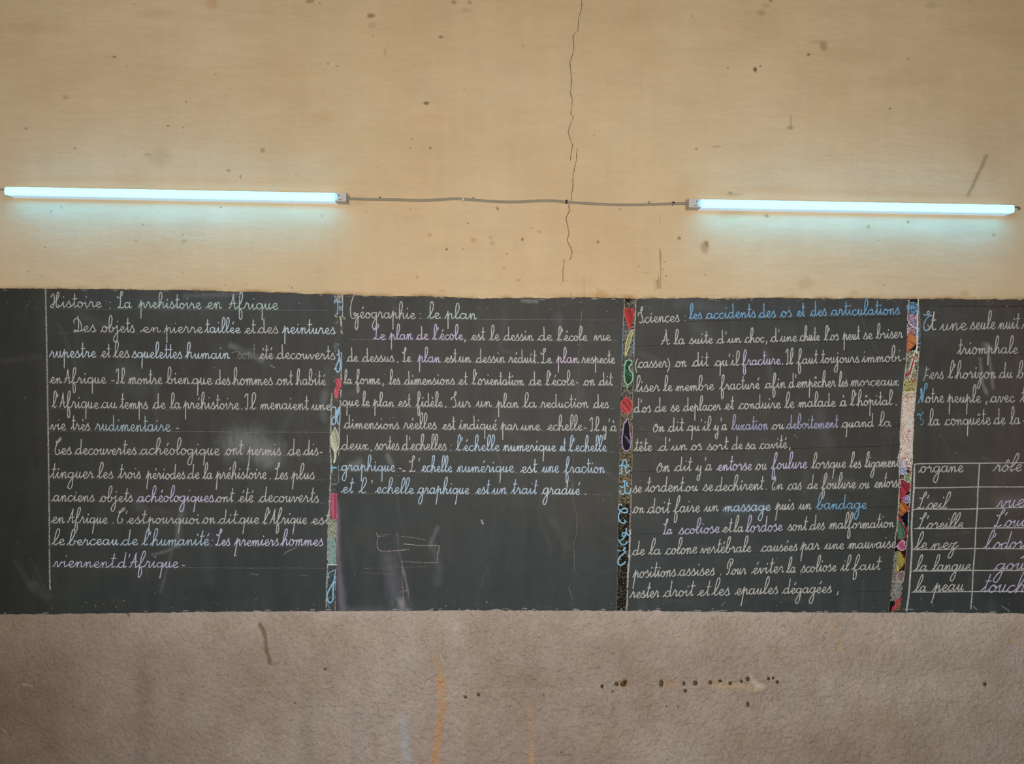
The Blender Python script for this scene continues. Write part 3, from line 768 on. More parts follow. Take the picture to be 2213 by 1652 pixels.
def text_line(spec, xa, ya, xb, yb, xh=12.0, slant=0.0, label=None, w=2.7, tall=1.0):
    ink = Ink(0.0050)
    bow = random.uniform(-.8, .8)
    for item in spec.split(';'):
        t = item.split()
        if not t: continue
        txt = t[0]; x0, x1 = float(t[1]), float(t[2])
        c = t[3] if len(t) > 3 else 'W'
        a = {'F': .45, 'f': .35}.get(c, .86)
        ph = random.uniform(0, 6)
        base = lambda x, ph=ph: ya + (yb - ya) * (x - xa) / (xb - xa) + .5 * math.sin(x / 37.0 + ph)
        write_word(ink, txt, x0, x1, base, xh * random.uniform(.95, 1.05), slant, c, w, a, tall)
    return ink.build('handwritten_line', board, label)

LINES = [
 # column one
 ("Histoire 111 220;: 236 243;La 254 285 G;prehistoire 298 435 G;en 444 480 G;Afrique 494 602 G", 108, 664, 600, 669, 12, 0.0, 'first heading of the left lesson, Histoire in white then pale green words'),
 ("Des 158 208;objets 217 292;en 302 348;pierre 353 439;taillée 441 520 L;et 528 552;des 555 602;peintures 609 725 L", 108, 717, 725, 722, 11.5, 0.0, None),
 ("rupestre 105 208 L;et 217 239;les 244 280;squelettes 284 394 L;humain 399 497 L;sont 512 553 F;été 560 590;decouverts 596 725", 104, 772, 725, 777, 12, 0.0, None),
 ("en 106 134;Afrique 138 230;- 240 246;Il 251 270;montre 276 351;bien 358 410;que 412 459;des 464 498;hommes 501 590;ont 596 633;habité 638 704", 104, 828, 704, 833, 12, 0.0, None),
 ("l'Afrique 111 214;au 217 253;temps 258 320;de 329 358;la 366 391;préhistoire 395 517;. 521 525;Il 529 553;menaient 561 667;une 671 716", 104, 882, 716, 886, 12, 0.0, None),
 ("vie 107 143;très 152 195;rudimentaire 204 369 T;- 380 388", 104, 929, 380, 933, 12.5, 0.0, None),
 ("Ces 117 155;decouvertes 160 295;achéologique 300 475;ont 485 524;permis 533 607;de 620 650;dis 654 688;- 690 701", 108, 982, 700, 984, 12.5, 0.08, None),
 ("tinguer 107 203;les 208 245;trois 254 304;périodes 314 400;de 403 431;la 437 459;préhistoire 464 576;. 582 586;Les 593 622;plus 628 680", 107, 1034, 680, 1036, 12, 0.1, None),
 ("anciens 111 204;objets 214 287;achéologiques 294 462 p;ont 464 504;été 514 547;decouverts 558 689", 108, 1084, 690, 1086, 12, 0.12, None),
 ("en 109 139;Afrique 145 232;. 243 246;C'est 251 315;pourquoi 316 431;on 435 465;dit 469 511;que 513 560;l'Afrique 566 663;est 671 711", 108, 1131, 711, 1133, 11.5, 0.15, None),
 ("le 110 140;berceau 144 256 L;de 259 298 B;l'humanité 305 452 B;: 456 460;Les 465 497 p;premiers 505 602 p;hommes 605 698 p", 108, 1178, 698, 1180, 12, 0.16, None),
 ("viennent 113 248 p;d'Afrique 250 385 p;- 392 400", 112, 1226, 400, 1228, 12, 0.18, None),
 # column two
 ("Géographie 756 898;: 907 912;le 923 952 G;plan 960 1031 G", 750, 688, 1031, 690, 12, 0.0, 'second heading, Géographie in white with pale green words'),
 ("Le 807 834 P;plan 840 892 P;de 899 926 K;l'école 934 1001 P;, 1004 1008;est 1017 1048;le 1057 1080;dessin 1087 1153;de 1161 1194;l'école 1203 1269;vue 1282 1320", 805, 734, 1320, 737, 11, 0.0, None),
 ("de 749 774;dessus 781 852;. 858 862;Le 870 888;plan 901 952 P;est 960 987;un 989 1018;dessin 1027 1092;réduit 1098 1159;. 1161 1165;Le 1169 1193;plan 1201 1251 K;respecte 1256 1329", 748, 782, 1329, 786, 11, 0.0, None),
 ("la 742 761;forme 767 822;, 827 830;les 840 865;dimensions 872 983;et 990 1010;l'orientation 1019 1132;de 1142 1171;l'école 1178 1242;- 1244 1250;on 1260 1286;dit 1293 1324", 741, 830, 1324, 834, 11, 0.0, None),
 ("que 737 777;le 781 799;plan 805 852;est 859 888;fidèle 898 957;. 962 966;Sur 976 1018;un 1027 1063;plan 1072 1121;la 1129 1160;reduction 1167 1272;des 1281 1316", 737, 878, 1316, 882, 11, 0.0, None),
 ("dimensions 742 863;réelles 871 944;est 955 984;indiqué 990 1075;par 1081 1120;une 1124 1168;echelle 1182 1259;- 1261 1267;Il 1275 1295;y 1301 1312;'à 1314 1333", 741, 926, 1333, 932, 11, 0.0, None),
 ("deux 735 797;. 802 804;sortes 809 863;d'echelles 867 965;: 973 976;l'échelle 984 1080 B;numerique 1086 1202 L;et 1209 1222 B;l'echelle 1228 1311 B", 735, 972, 1311, 976, 11.5, 0.03, None),
 ("graphique 735 854 B;- 861 869;L 884 898;' 904 906;echelle 910 977 B;numérique 986 1111 B;est 1124 1160 L;une 1170 1208 B;fraction 1218 1307 B", 735, 1018, 1307, 1023, 12, 0.04, None),
 ("et 736 763 B;l 773 790 B;' 800 802;echelle 810 894 B;graphique 901 1014 B;est 1027 1057 B;un 1061 1095 B;trait 1103 1160 B;gradué 1170 1253 L;. 1263 1266", 736, 1066, 1266, 1069, 12, 0.12, None),
 # column three
 ("Sciences 1380 1469;: 1479 1483", 1380, 698, 1480, 695, 11.5, 0.0, 'white heading word Sciences over the third lesson'),
 ("les 1488 1517 C;accidents 1524 1634 C;des 1638 1677 C;os 1685 1712 C;et 1721 1739 C;des 1750 1787 C;articulations 1794 1945 C", 1488, 690, 1945, 679, 12, 0.0, 'bright blue end of the third heading, les accidents des os et des articulations'),
 ("À 1428 1448;la 1455 1480;suite 1488 1541;d'un 1547 1602;choc 1608 1652;, 1656 1659;d'une 1664 1723;chute 1727 1772;l'os 1780 1813;peut 1820 1858;se 1864 1886;briser 1892 1951", 1426, 746, 1951, 731, 11, 0.02, None),
 ("(casser) 1372 1449;on 1458 1484;dit 1495 1531;qu'il 1543 1598;fracture 1602 1687 P;. 1690 1693;Il 1698 1714;faut 1721 1767;toujours 1772 1857;immobi 1861 1948;- 1951 1958", 1371, 796, 1958, 781, 11.5, 0.02, None),
 ("liser 1371 1426;le 1432 1453;membre 1459 1543;fracturé 1554 1642;afin 1652 1698;d'empêcher 1703 1806;les 1811 1832;morceaux 1837 1943", 1370, 847, 1943, 833, 11.5, 0.03, None),
 ("d'os 1368 1407;de 1413 1440;se 1448 1469;deplacer 1475 1558;et 1565 1586;conduire 1595 1687;le 1694 1717;malade 1724 1806;à 1814 1830;l'hôpital 1836 1928;. 1936 1939", 1367, 892, 1937, 875, 11.5, 0.04, None),
 ("On 1411 1436;dit 1442 1477;qu'il 1483 1536;y 1541 1555;'a 1555 1571;luxation 1579 1660 V;ou 1666 1695;deboitement 1698 1811 V;quand 1817 1889;la 1897 1927", 1409, 934, 1927, 922, 11, 0.05, None),
 ("tête 1369 1409;d'un 1421 1485;os 1491 1517;sort 1526 1573;de 1580 1605;sa 1610 1634;cavité 1640 1701;, 1706 1709", 1368, 976, 1705, 969, 11, 0.06, None),
 ("On 1418 1447;dit 1456 1494;y 1502 1518;'a 1519 1538;entorse 1548 1625 p;ou 1631 1657;foulure 1665 1744 P;lorsque 1752 1828;les 1834 1861;ligaments 1867 1950", 1416, 1020, 1946, 1009, 12, 0.12, None),
 ("se 1366 1387;tordent 1393 1476;ou 1478 1508;se 1517 1541;dechirent 1544 1649;. 1655 1658;En 1667 1692;cas 1700 1732;de 1743 1767;foulure 1773 1849;ou 1855 1879;entorse 1888 1947", 1365, 1065, 1946, 1054, 12, 0.13, None),
 ("on 1366 1392;doit 1397 1447;faire 1454 1512;un 1520 1553;massage 1561 1665 B;puis 1674 1716;un 1724 1753;bandage 1761 1873 C", 1365, 1110, 1873, 1099, 12, 0.14, None),
 ("La 1432 1452 P;scoliose 1465 1555 P;et 1559 1581;la 1583 1606;lordose 1609 1691 P;sont 1700 1743;des 1748 1782;malformation 1790 1932", 1429, 1156, 1932, 1140, 12, 0.14, None),
 ("de 1364 1393;la 1400 1428;colone 1436 1506;vertébrale 1512 1623;causées 1643 1723;par 1728 1771;une 1780 1824;mauvaise 1831 1936", 1363, 1201, 1935, 1184, 12, 0.16, None),
 ("positions 1366 1460;assises 1464 1544;. 1555 1558;Pour 1568 1612;éviter 1623 1694;la 1698 1719;scoliose 1729 1807;il 1815 1835;faut 1839 1902", 1365, 1249, 1902, 1232, 12, 0.17, None),
 ("rester 1360 1424;droit 1432 1498;et 1506 1533;les 1537 1577;epaules 1587 1681;dégagées 1689 1797;, 1810 1812", 1359, 1293, 1797, 1281, 12.5, 0.18, None),
 # column four
 ("une 2029 2090;seule 2095 2151;nuit 2156 2202;vers 2206 2270", 2015, 714, 2213, 711, 13, 0.1, None),
 ("triomphale 2067 2200", 2065, 767, 2200, 764, 13, 0.08, None),
 ("Vers 1997 2039 w;l'horizon 2047 2152;du 2157 2188;bonheur 2196 2290", 1990, 819, 2213, 817, 12.5, 0.1, None),
 ("otre 1998 2040;peuple 2046 2120;, 2131 2133;avec 2138 2193;tout 2203 2260", 1998, 871, 2213, 869, 12.5, 0.03, None),
 ("la 2005 2031;conquête 2040 2141;de 2146 2173;la 2181 2205;- 2209 2214", 2003, 920, 2213, 917, 13, 0.03, None),
 ("organe 1984 2082", 1982, 1021, 2082, 1021, 12.5, 0.15, None),
 ("rôle 2144 2207", 2142, 1019, 2207, 1018, 13, 0.35, None),
 ("L'œil 1981 2046", 1980, 1101, 2046, 1100, 12.5, 0.3, None),
 ("vue 2152 2213 p", 2150, 1097, 2213, 1096, 16, 0.3, None),
 ("L'oreille 1982 2080", 1980, 1143, 2080, 1142, 12, 0.3, None),
 ("L'ouie 2146 2228 p", 2140, 1140, 2213, 1138, 13, 0.35, None),
 ("le 1974 2003;nez 2009 2071", 1970, 1188, 2071, 1186, 13, 0.25, None),
 ("l'odorat 2123 2240 p", 2120, 1187, 2240, 1185, 13.5, 0.35, None),
 ("la 1975 2003;langue 2012 2097", 1973, 1236, 2097, 1233, 12.5, 0.25, None),
 ("goût 2145 2228 p", 2143, 1233, 2228, 1231, 14, 0.35, None),
 ("la 1974 2001;peau 2013 2082", 1970, 1280, 2082, 1277, 13, 0.3, None),
 ("toucher 2116 2250 p", 2114, 1281, 2250, 1280, 15, 0.35, None),
]
for i, (spec, xa, ya, xb, yb, xh, sl, lab) in enumerate(LINES):
    tall = 1.0
    if i == 0 or xb - xa < 110: tall = 1.0
    text_line(spec, xa, ya, xb, yb, xh, sl, lab, 2.15 if i < 41 else 2.3, tall)

# fancy blue initials and the erased ones
k = Ink(0.0051)
k.line([(1995, 680), (2003, 681), (2009, 677), (2008, 673), (2004, 675), (2006, 681), (2014, 682), (2014, 682), (2004, 687), (1997, 700), (1998, 713), (2004, 714), (2008, 707), (2004, 702)], 2.0, (150, 185, 210), .8)
k.line([(2005, 714), (2010, 709), (2016, 695), (2019, 673), (2019, 673), (2016, 690), (2015, 708), (2018, 713), (2023, 711)], 2.9, 'W')
k.line([(2013, 692), (2023, 692)], 2.7, 'W')
k.build('decorated_initial', board, 'curly pale blue capital E with a white t')
k = Ink(0.0051)
k.line([(1984, 872), (1990, 858), (1992, 838), (1992, 838), (1994, 869), (1994, 869), (1998, 838), (2001, 829), (2004, 831), (2003, 838), (1999, 841)], 2.4, 'S', .9)
k.line([(1990, 840), (1993, 870)], 3.2, (120, 176, 210), .8)
k.build('decorated_initial', board, 'blue capital N')
k = Ink(0.0051)
k.line([(1982, 899), (1985, 894), (1989, 898), (1996, 891)], 2.4, 'S', .85)
k.line([(1990, 898), (1989, 906), (1994, 908), (1996, 912), (1993, 918), (1989, 918)], 2.2, 'S', .6)
k.line([(1990, 884), (1992, 897)], 1.6, 'S', .35)
k.build('decorated_initial', board, 'half erased blue initial')
k = Ink(0.0050)
k.line([(870, 1018), (876, 1018.5)], 3, 'W')
k.line([(515, 752), (530, 758), (553, 780)], 1.6, 'f', .5); k.line([(500, 764), (512, 760), (524, 766), (540, 762)], 1.8, 'F', .5)
k.line([(583, 789), (594, 795)], 2.2, 'F', .7)
k.line([(612, 1200), (622, 1192), (641, 1184)], 1.6, 'F', .6)
k.line([(1040, 1124), (1044, 1134)], 4, 'w', .6)
for a_, b_ in ((650, 1243), (668, 1245)), ((540, 1240), (558, 1243)):
    k.line([a_, b_], 1.4, 'F', .5)
for n in range(170):
    x, y = random.uniform(0, 2213), random.uniform(650, 1315)
    L = random.uniform(8, 60); an = random.choice([random.gauss(0, .25), random.gauss(1.3, .3), random.gauss(.8, .3)])
    k.line([(x, y), (x + L * .5 * math.cos(an), y + L * .5 * math.sin(an) + random.uniform(-2, 2)), (x + L * math.cos(an), y + L * math.sin(an))], random.uniform(.6, 1.1), 'f', random.uniform(.12, .32), step=4)
for n in range(260):
    x = random.uniform(0, 2213); y = random.choice([random.uniform(640, 1316), 1316 - abs(random.gauss(0, 12)), 650 + abs(random.gauss(0, 14))])
    k.line([(x, y), (x + random.uniform(-3, 3), y + random.uniform(-1.5, 1.5))], random.uniform(.8, 1.8), 'w', random.uniform(.3, .8))
for n in range(46):
    x = random.uniform(0, 2213); y = float(bot_edge(np.array([x]))[0]) - random.uniform(1, 3)
    k.line([(x, y), (x + random.uniform(3, 14), y + random.uniform(-.8, .8))], random.uniform(1.0, 2.2), (176, 164, 146), random.uniform(.5, .9))
for n in range(46):
    x = random.uniform(0, 2213); y = float(top_edge(np.array([x]))[0]) + random.uniform(1, 3.5)
    k.line([(x, y), (x + random.uniform(3, 12), y + random.uniform(-.8, .8))], random.uniform(1.0, 2.0), random.choice([(176, 164, 134), (150, 156, 156)]), random.uniform(.4, .85))
k.build('chalk_flecks', board, 'scattered chalk flecks and slips', kind='stuff')

# half erased doodle under the second column
k = Ink(0.0049)
DO = [([(813, 1152), (817, 1160), (815, 1178), (820, 1190), (835, 1192), (862, 1190), (884, 1188)], 1.7, .6), ([(817, 1161), (832, 1159)], 1.3, .5), ([(820, 1157), (845, 1155)], 1.1, .35),
      ([(866, 1160), (890, 1162), (920, 1168)], 1.4, .45), ([(872, 1176), (905, 1179), (946, 1180), (949, 1185), (946, 1200), (945, 1217)], 1.7, .65), ([(866, 1213), (900, 1216), (945, 1217)], 1.4, .5),
      ([(869, 1214), (869, 1250), (871, 1280), (873, 1310)], 1.5, .5), ([(865, 1280), (881, 1278), (882, 1296)], 1.5, .5), ([(881, 1276), (876, 1255), (870, 1230)], 1.3, .4), ([(782, 1229), (850, 1228), (920, 1225)], .9, .35), ([(780, 1238), (860, 1242)], .9, .3)]
for pts, w, a in DO: k.line(pts, w * .85, (196, 172, 166), a * .85)
k.build('faint_chalk_drawing', board, 'half erased pink chalk outline of a box and stem')

# ruled lines
def ruled(x0, y0, x1, y1, rgb, w, a):
    k = Ink(0.0047)
    n = max(2, int(abs(x1 - x0) / 60)); pts = [(x0 + (x1 - x0) * i / n, y0 + (y1 - y0) * i / n + random.uniform(-.5, .5)) for i in range(n + 1)]
    k.line(pts, w, rgb, a, step=3)
    k.build('ruled_line', board)
for y, x0, x1 in ((668, 110, 715), (719, 118, 708), (774, 108, 712), (829, 105, 718), (884, 105, 700), (932, 106, 715), (983, 108, 712), (1035, 108, 708), (1085, 110, 705), (1132, 110, 700), (1179, 110, 708), (1226, 110, 702)):
    ruled(x0, y, x1, y + 3, 'F', 1.0, .42 if y in (932, 1226, 668) else .3)
for y, x0, x1 in ((689, 905, 1330), (734, 755, 1333), (782, 750, 1331), (831, 742, 1338), (880, 742, 1327), (928, 745, 1334), (974, 740, 1327), (1020, 738, 1316), (1067, 738, 1321)):
    ruled(x0, y, x1, y + 3, 'F', 1.0, .42)
for y0, x0, y1, x1 in ((698, 1378, 684, 1962), (748, 1376, 733, 1962), (798, 1372, 784, 1958), (846, 1370, 832, 1952), (892, 1368, 877, 1948), (934, 1368, 921, 1946), (979, 1366, 964, 1944), (1020, 1366, 1009, 1942), (1066, 1366, 1053, 1940), (1111, 1364, 1096, 1938), (1155, 1362, 1141, 1936), (1202, 1362, 1186, 1932), (1249, 1360, 1230, 1928), (1295, 1358, 1278, 1924)):
    ruled(x0, y0, x1, y1, (40, 39, 37), 1.2, .42)
ruled(2025, 662, 2213, 663, (34, 32, 30), 1.3, .5); ruled(2050, 768, 2213, 766, (40, 38, 36), 1.2, .35)

# margin and table lines
k = Ink(0.0048); k.line([(98.5, 626), (100, 700), (102, 800), (103.5, 900), (105, 1000), (106.5, 1100), (107, 1200), (108, 1275)], 3.4, 'w', .62); k.build('margin_line', board, 'vertical chalk margin at the left of the first lesson')
T = [([(1976, 1012), (1975, 1055), (1972, 1100), (1970, 1143), (1970.5, 1188), (1968, 1230), (1964.5, 1280), (1959, 1322)], 3.8),
     ([(2117, 1003), (2113.6, 1055), (2112, 1100), (2109, 1143), (2107, 1188), (2103, 1235), (2101, 1280), (2098, 1318)], 2.8),
     ([(1976, 1012), (1977, 1006), (1984, 1003), (2060, 1002), (2117, 1001.5), (2240, 1000.5)], 2.3),
     ([(1975, 1055), (2040, 1054.5), (2117, 1053), (2240, 1053)], 2.3),
     ([(1973, 1103), (1985, 1101), (2060, 1101), (2117, 1100), (2240, 1096)], 2.3),
     ([(1975, 1143), (2040, 1143), (2117, 1142), (2240, 1141)], 2.3),
     ([(1971, 1188.5), (2040, 1188), (2107, 1186), (2240, 1187)], 2.2),
     ([(1972, 1235), (2040, 1234.5), (2103, 1233.5), (2240, 1233.5)], 2.2),
     ([(1970, 1280.5), (2040, 1280), (2101, 1279), (2240, 1279)], 2.2)]
for pts, w in T:
    k = Ink(0.0048); k.line(pts, w, 'W', .86); k.build('table_line', board)
for pts in ([(1952, 1317), (1974, 1318)], [(2103, 1310), (2112, 1320)], [(2165, 1310), (2180, 1320)]):
    k = Ink(0.0048); k.line(pts, 2, 'w', .55); k.build('stray_chalk_stroke', board)

# ------------------------------------------------------------------ decorated borders
def edge(ptsL):
    ys_ = [p[1] for p in ptsL]; xs_ = [p[0] for p in ptsL]
    return lambda y: float(np.interp(y, ys_, xs_))
def band(L, R, y0, y1, ins=0.5):
    return lambda x, y: y0 <= y <= y1 and L(y) + ins < x < R(y) - ins
def band_poly(L, R, y0, y1, n=24, ins=0):
    yy = [y0 + (y1 - y0) * i / n for i in range(n + 1)]
    return [(L(y) + ins, y) for y in yy] + [(R(y) - ins, y) for y in reversed(yy)]
def band_back(ink, L, R, y0, y1, rgb, a, n=40):
    for i in range(n):
        a0 = y0 + (y1 - y0) * i / n; a1 = y0 + (y1 - y0) * (i + 1) / n
        ink.area([(L(a0), a0), (R(a0), a0), (R(a1), a1), (L(a1), a1)], rgb, a)
def border(label):
    o = bpy.data.objects.new('decorated_border', None)
    COL.objects.link(o); o.parent = board; o['label'] = label
    return o
def motif(par, name, poly, fill, outline=None, lab=None, a=.8, gap=1.9, w=2.2, ang=.4, ow=2.2, extra=(), back=None, base=0.0049):
    k = Ink(base)
    if back: k.area(poly, back, 1.0)
    if fill: k.hatch(poly, fill, a, gap, w, ang)
    if outline: k.line(poly + [poly[0]], ow, outline, .95)
    for pts, ww, cc in extra: k.line(pts, ww, cc, .95)
    return k.build(name, par, lab)

# -- first border
b1 = border('narrow worn border of chalk letters and shapes between first and second lesson')
L1 = edge([(722, 636), (722, 700), (719, 800), (717, 848), (716, 890), (715, 925), (714, 980), (716, 1000), (714, 1045), (711.6, 1110), (709, 1160), (708, 1220), (706, 1280), (705, 1320)])
R1 = edge([(740.5, 636), (740, 683), (738, 760), (737, 840), (735, 880), (733, 940), (731, 1000), (728, 1060), (727.5, 1130), (725.5, 1230), (724.5, 1320)])
k = Ink(0.0047)
k.squiggles(band(L1, R1, 638, 1320), (700, 638, 745, 1320), 620, [(150, 148, 136), (120, 118, 106), (96, 100, 92)], (1.5, 4), (.8, 1.4), .55)
k.squiggles(band(L1, R1, 638, 655), (715, 638, 745, 655), 60, [(170, 168, 160)], (2, 5), (1, 1.6), .7)
k.squiggles(band(L1, R1, 1122, 1166), (700, 1120, 730, 1166), 330, [(170, 172, 140), (150, 152, 120)], (1.5, 4), (1.1, 1.8), .85)
k.squiggles(band(L1, R1, 1160, 1222), (700, 1160, 730, 1222), 420, [(140, 172, 160), (124, 158, 146)], (2, 6), (1.2, 2), .85)
k.build('chalk_stipple', b1, kind='stuff')
k = Ink(0.0049)
def dotted(k, f, y0, y1, w, rgb, a, dx=0, wob=.7):
    y = y0
    while y < y1:
        l = random.uniform(5, 16)
        if random.random() < .93:
            k.line([(f(y) + dx + random.uniform(-wob, wob), y), (f(y + l) + dx + random.uniform(-wob, wob), min(y1, y + l))], w * random.uniform(.75, 1.2), rgb, a)
        y += l + random.uniform(-1, 1.2)
dotted(k, R1, 637, 686, 2.6, 'W', .72); dotted(k, R1, 762, 985, 2.6, 'W', .7)
dotted(k, L1, 850, 1320, 3.4, 'w', .66); dotted(k, R1, 1230, 1320, 2, 'w', .5); dotted(k, R1, 1130, 1222, 2, 'G', .4)
k.build('dotted_edge', b1, kind='stuff')
def letter(par, strokes, rgb, w, lab, a=.9):
    k = Ink(0.0050)
    for st in strokes: k.line(st, w, rgb, a)
    k.build('chalk_letter', par, lab)
letter(b1, [[(722.5, 656), (724, 650), (727, 647), (731, 652), (735, 654.5), (740, 650)], [(730, 652), (730, 665), (729, 678), (725, 681), (723.5, 681)], [(735, 660), (734, 668), (735.5, 672)], [(738, 664), (737, 668)]], (140, 180, 205), 2.3, 'blue letter under the top of the border')
letter(b1, [[(731, 755), (733, 764), (733, 775), (730, 784), (726, 794), (727, 802), (732, 804), (735, 796), (735, 780), (733, 770)], [(728, 768), (733, 765)], [(726, 795), (722, 799)]], (150, 190, 218), 3.0, 'blue looped letter')
letter(b1, [[(719, 881), (725, 881), (725, 900), (725, 914), (720, 918), (717, 912), (719, 904), (727, 897), (731, 884), (734, 881), (731, 895), (728, 905), (730, 915), (734, 917)], [(726, 884), (728, 904)]], (150, 192, 222), 2.7, 'pale blue capital H')
letter(b1, [[(714, 1011), (728, 1011.5)], [(717, 1006), (717.5, 1016), (716, 1022)]], (140, 190, 214), 2.8, 'short blue cross stroke')
letter(b1, [[(731, 1002), (732, 1030), (731, 1042), (727, 1047), (717, 1047)]], (140, 164, 172), 1.6, 'thin pale square outline', .6)
letter(b1, [[(710, 1239), (716, 1236), (724, 1232)], [(726, 1231), (722, 1248)], [(710, 1240), (711, 1250)]], (130, 178, 206), 1.9, 'small blue flourish')
letter(b1, [[(724, 1246), (721, 1258), (713, 1272), (707, 1286), (708, 1298), (713, 1303), (719, 1298), (720, 1282), (721, 1262), (726, 1258)]], (130, 190, 226), 3.4, 'large blue looped letter near the foot')
letter(b1, [[(706, 1300), (712, 1319)], [(709, 1306), (716, 1320)]], (110, 150, 176), 1.5, None, .5)
k = Ink(0.0049)
k.line([(734, 684), (737, 692), (737.5, 705)], 2.6, (200, 200, 160), .85); k.line([(738, 690), (739, 720)], 2.2, (150, 150, 96), .6)
k.line([(737, 685), (746, 687), (745, 690), (741, 689)], 2, 'w', .6); k.line([(724, 683), (729, 686)], 3, 'W', .7); k.line([(736, 715), (740, 722)], 4, (180, 180, 130), .7)
k.line([(722, 700), (727, 697), (731, 696)], 1.5, 'F', .6)
k.line([(722, 748), (725, 743), (730, 745), (731, 749), (725, 753), (722, 750), (732, 743)], 1.5, (120, 140, 152), .6)
k.build('yellow_chalk_scrawl', b1)
motif(b1, 'red_arrow', [(723, 818), (731, 817), (738, 822), (738, 834), (733, 845), (729, 861), (726, 861), (722, 846), (726, 834), (727, 826)], (206, 84, 92), None, 'red chalk heart drawn out into a point', .88, 1.7, 2.3, 1.2, extra=[([(722, 844), (727, 861), (733, 843)], 2.6, (208, 86, 94))])
motif(b1, 'leaf_drop', [(724, 923), (729, 935), (733, 948), (732, 965), (727, 977), (726, 988), (723, 1000), (721, 1000), (723, 987), (722, 977), (717, 965), (715.5, 948), (719, 935)], (196, 198, 164), (204, 204, 172), 'pale yellow leaf shape', .9, 1.7, 2.4, 1.3, 1.6)
motif(b1, 'pink_block', [(714, 1066), (728, 1066), (727.5, 1095), (727, 1122), (721, 1124), (713, 1112)], (184, 78, 102), None, 'crimson pink block', .84, 1.6, 2.2, 1.55, extra=[([(729, 1110), (729, 1160), (729.5, 1200)], 2.4, (150, 110, 124))])
k = Ink(0.0050); k.line([(708, 1221), (729, 1221)], 2.2, (180, 214, 204), .85); k.line([(716, 1219), (721, 1222)], 2.4, (180, 214, 204), .8); k.build('pale_cross_bar', b1)

# -- second border
b2 = border('speckled dark border with heart, fruit shapes and blue letters A to E')
L2 = edge([(1349, 646), (1347, 710), (1344, 800), (1342, 870), (1340, 980), (1338, 1050), (1336, 1130), (1335, 1200), (1333, 1320)])
R2 = edge([(1374, 646), (1371, 720), (1369, 780), (1367, 870), (1366, 975), (1364, 1060), (1362, 1130), (1360.5, 1200), (1357, 1250), (1354, 1320)])
k = Ink(0.0043)
band_back(k, L2, R2, 647, 1320, (30, 28, 22), .9)
k.build('dark_ground', b2)
k = Ink(0.0047)
k.squiggles(band(L2, R2, 648, 900), (1335, 648, 1376, 900), 1900, [(128, 120, 104), (104, 98, 84), (146, 138, 120), (84, 84, 84)], (1.6, 4.5), (.8, 1.35), .85)
k.squiggles(band(L2, R2, 710, 772), (1335, 710, 1376, 772), 160, [(104, 122, 140), (120, 134, 150)], (2, 5), (1.0, 1.7), .8)
k.squiggles(band(L2, R2, 880, 1090), (1335, 880, 1376, 1090), 1700, [(136, 116, 82), (112, 96, 66), (156, 138, 108), (70, 60, 44)], (1.6, 5), (.8, 1.4), .85)
k.squiggles(band(L2, R2, 1085, 1320), (1330, 1085, 1370, 1320), 520, [(104, 90, 66), (76, 66, 50), (130, 116, 90)], (1.4, 3.6), (.9, 1.5), .75)
k.build('chalk_stipple', b2, kind='stuff')
k = Ink(0.0049)
dotted(k, L2, 647, 700, 1.8, (170, 150, 124), .8); dotted(k, L2, 700, 780, 3, (128, 144, 156), .6); dotted(k, L2, 780, 1100, 2.0, (150, 136, 108), .55); dotted(k, L2, 1110, 1318, 1.4, 'F', .45)
dotted(k, R2, 647, 705, 2.2, (196, 178, 150), .8); dotted(k, R2, 705, 770, 3, (150, 160, 164), .65); dotted(k, R2, 770, 1070, 2.2, (150, 138, 116), .7); dotted(k, R2, 1070, 1150, 3.4, (150, 142, 128), .66); dotted(k, R2, 1145, 1250, 4.4, (176, 170, 158), .85); dotted(k, R2, 1245, 1319, 3.4, (170, 164, 152), .8)
k.build('dotted_edge', b2, kind='stuff')
motif(b2, 'red_heart', [(1351, 668), (1355, 666), (1360, 671), (1364, 667), (1369, 669), (1370, 681), (1366, 694), (1363, 704), (1361, 712), (1358, 704), (1353, 690), (1350, 678)], (190, 54, 54), (210, 64, 58), 'long red chalk heart', .82, 2.0, 2.0, 1.2)
motif(b2, 'yellow_banana', [(1369, 713), (1364, 715), (1357, 728), (1353, 742), (1351, 757), (1351.5, 770), (1355, 762), (1360, 748), (1364, 732), (1368, 719)], (188, 176, 100), (208, 196, 122), 'slim yellow banana shape', .62, 2.3, 1.7, 1.1, 1.9)
motif(b2, 'green_pear', [(1357, 778), (1352, 783), (1349.5, 798), (1349.5, 818), (1353, 829), (1357, 832), (1363, 828), (1367, 820), (1367, 808), (1361, 801), (1360, 793), (1366, 785), (1363, 779)], (92, 132, 104), (130, 190, 150), 'green pear shaped outline with stem', .45, 2.6, 1.6, .8, 3.0, extra=[([(1356, 831), (1355.5, 842)], 2.6, (130, 180, 144))], back=(34, 36, 30))
motif(b2, 'red_fruit', [(1354 + 12 * math.cos(t * .4488), 877 + 16 * math.sin(t * .4488)) for t in range(14)], (192, 56, 58), (218, 76, 72), 'round red fruit with a stem', .8, 2.0, 2.0, .9, 2.0, extra=[([(1352, 862), (1352.5, 858), (1355, 861)], 3, (206, 84, 80))])
motif(b2, 'purple_aubergine', [(1356, 903), (1359, 918), (1361, 935), (1364, 950), (1363.5, 963), (1359, 973), (1350, 974), (1345, 963), (1344.5, 945), (1347, 928), (1349, 915), (1352, 913)], (120, 104, 146), (168, 142, 186), 'lilac aubergine shape', .55, 2.3, 1.8, 1.0, 2.4, back=(38, 34, 40))
BL = (134, 188, 212)
def sc(pts, ox, oy, s): return [(ox + x / s, oy + y / s) for x, y in pts]
z1 = lambda pts: sc(pts, 1325, 985, 13.22)
z2 = lambda pts: sc(pts, 1325, 1085, 11.02)
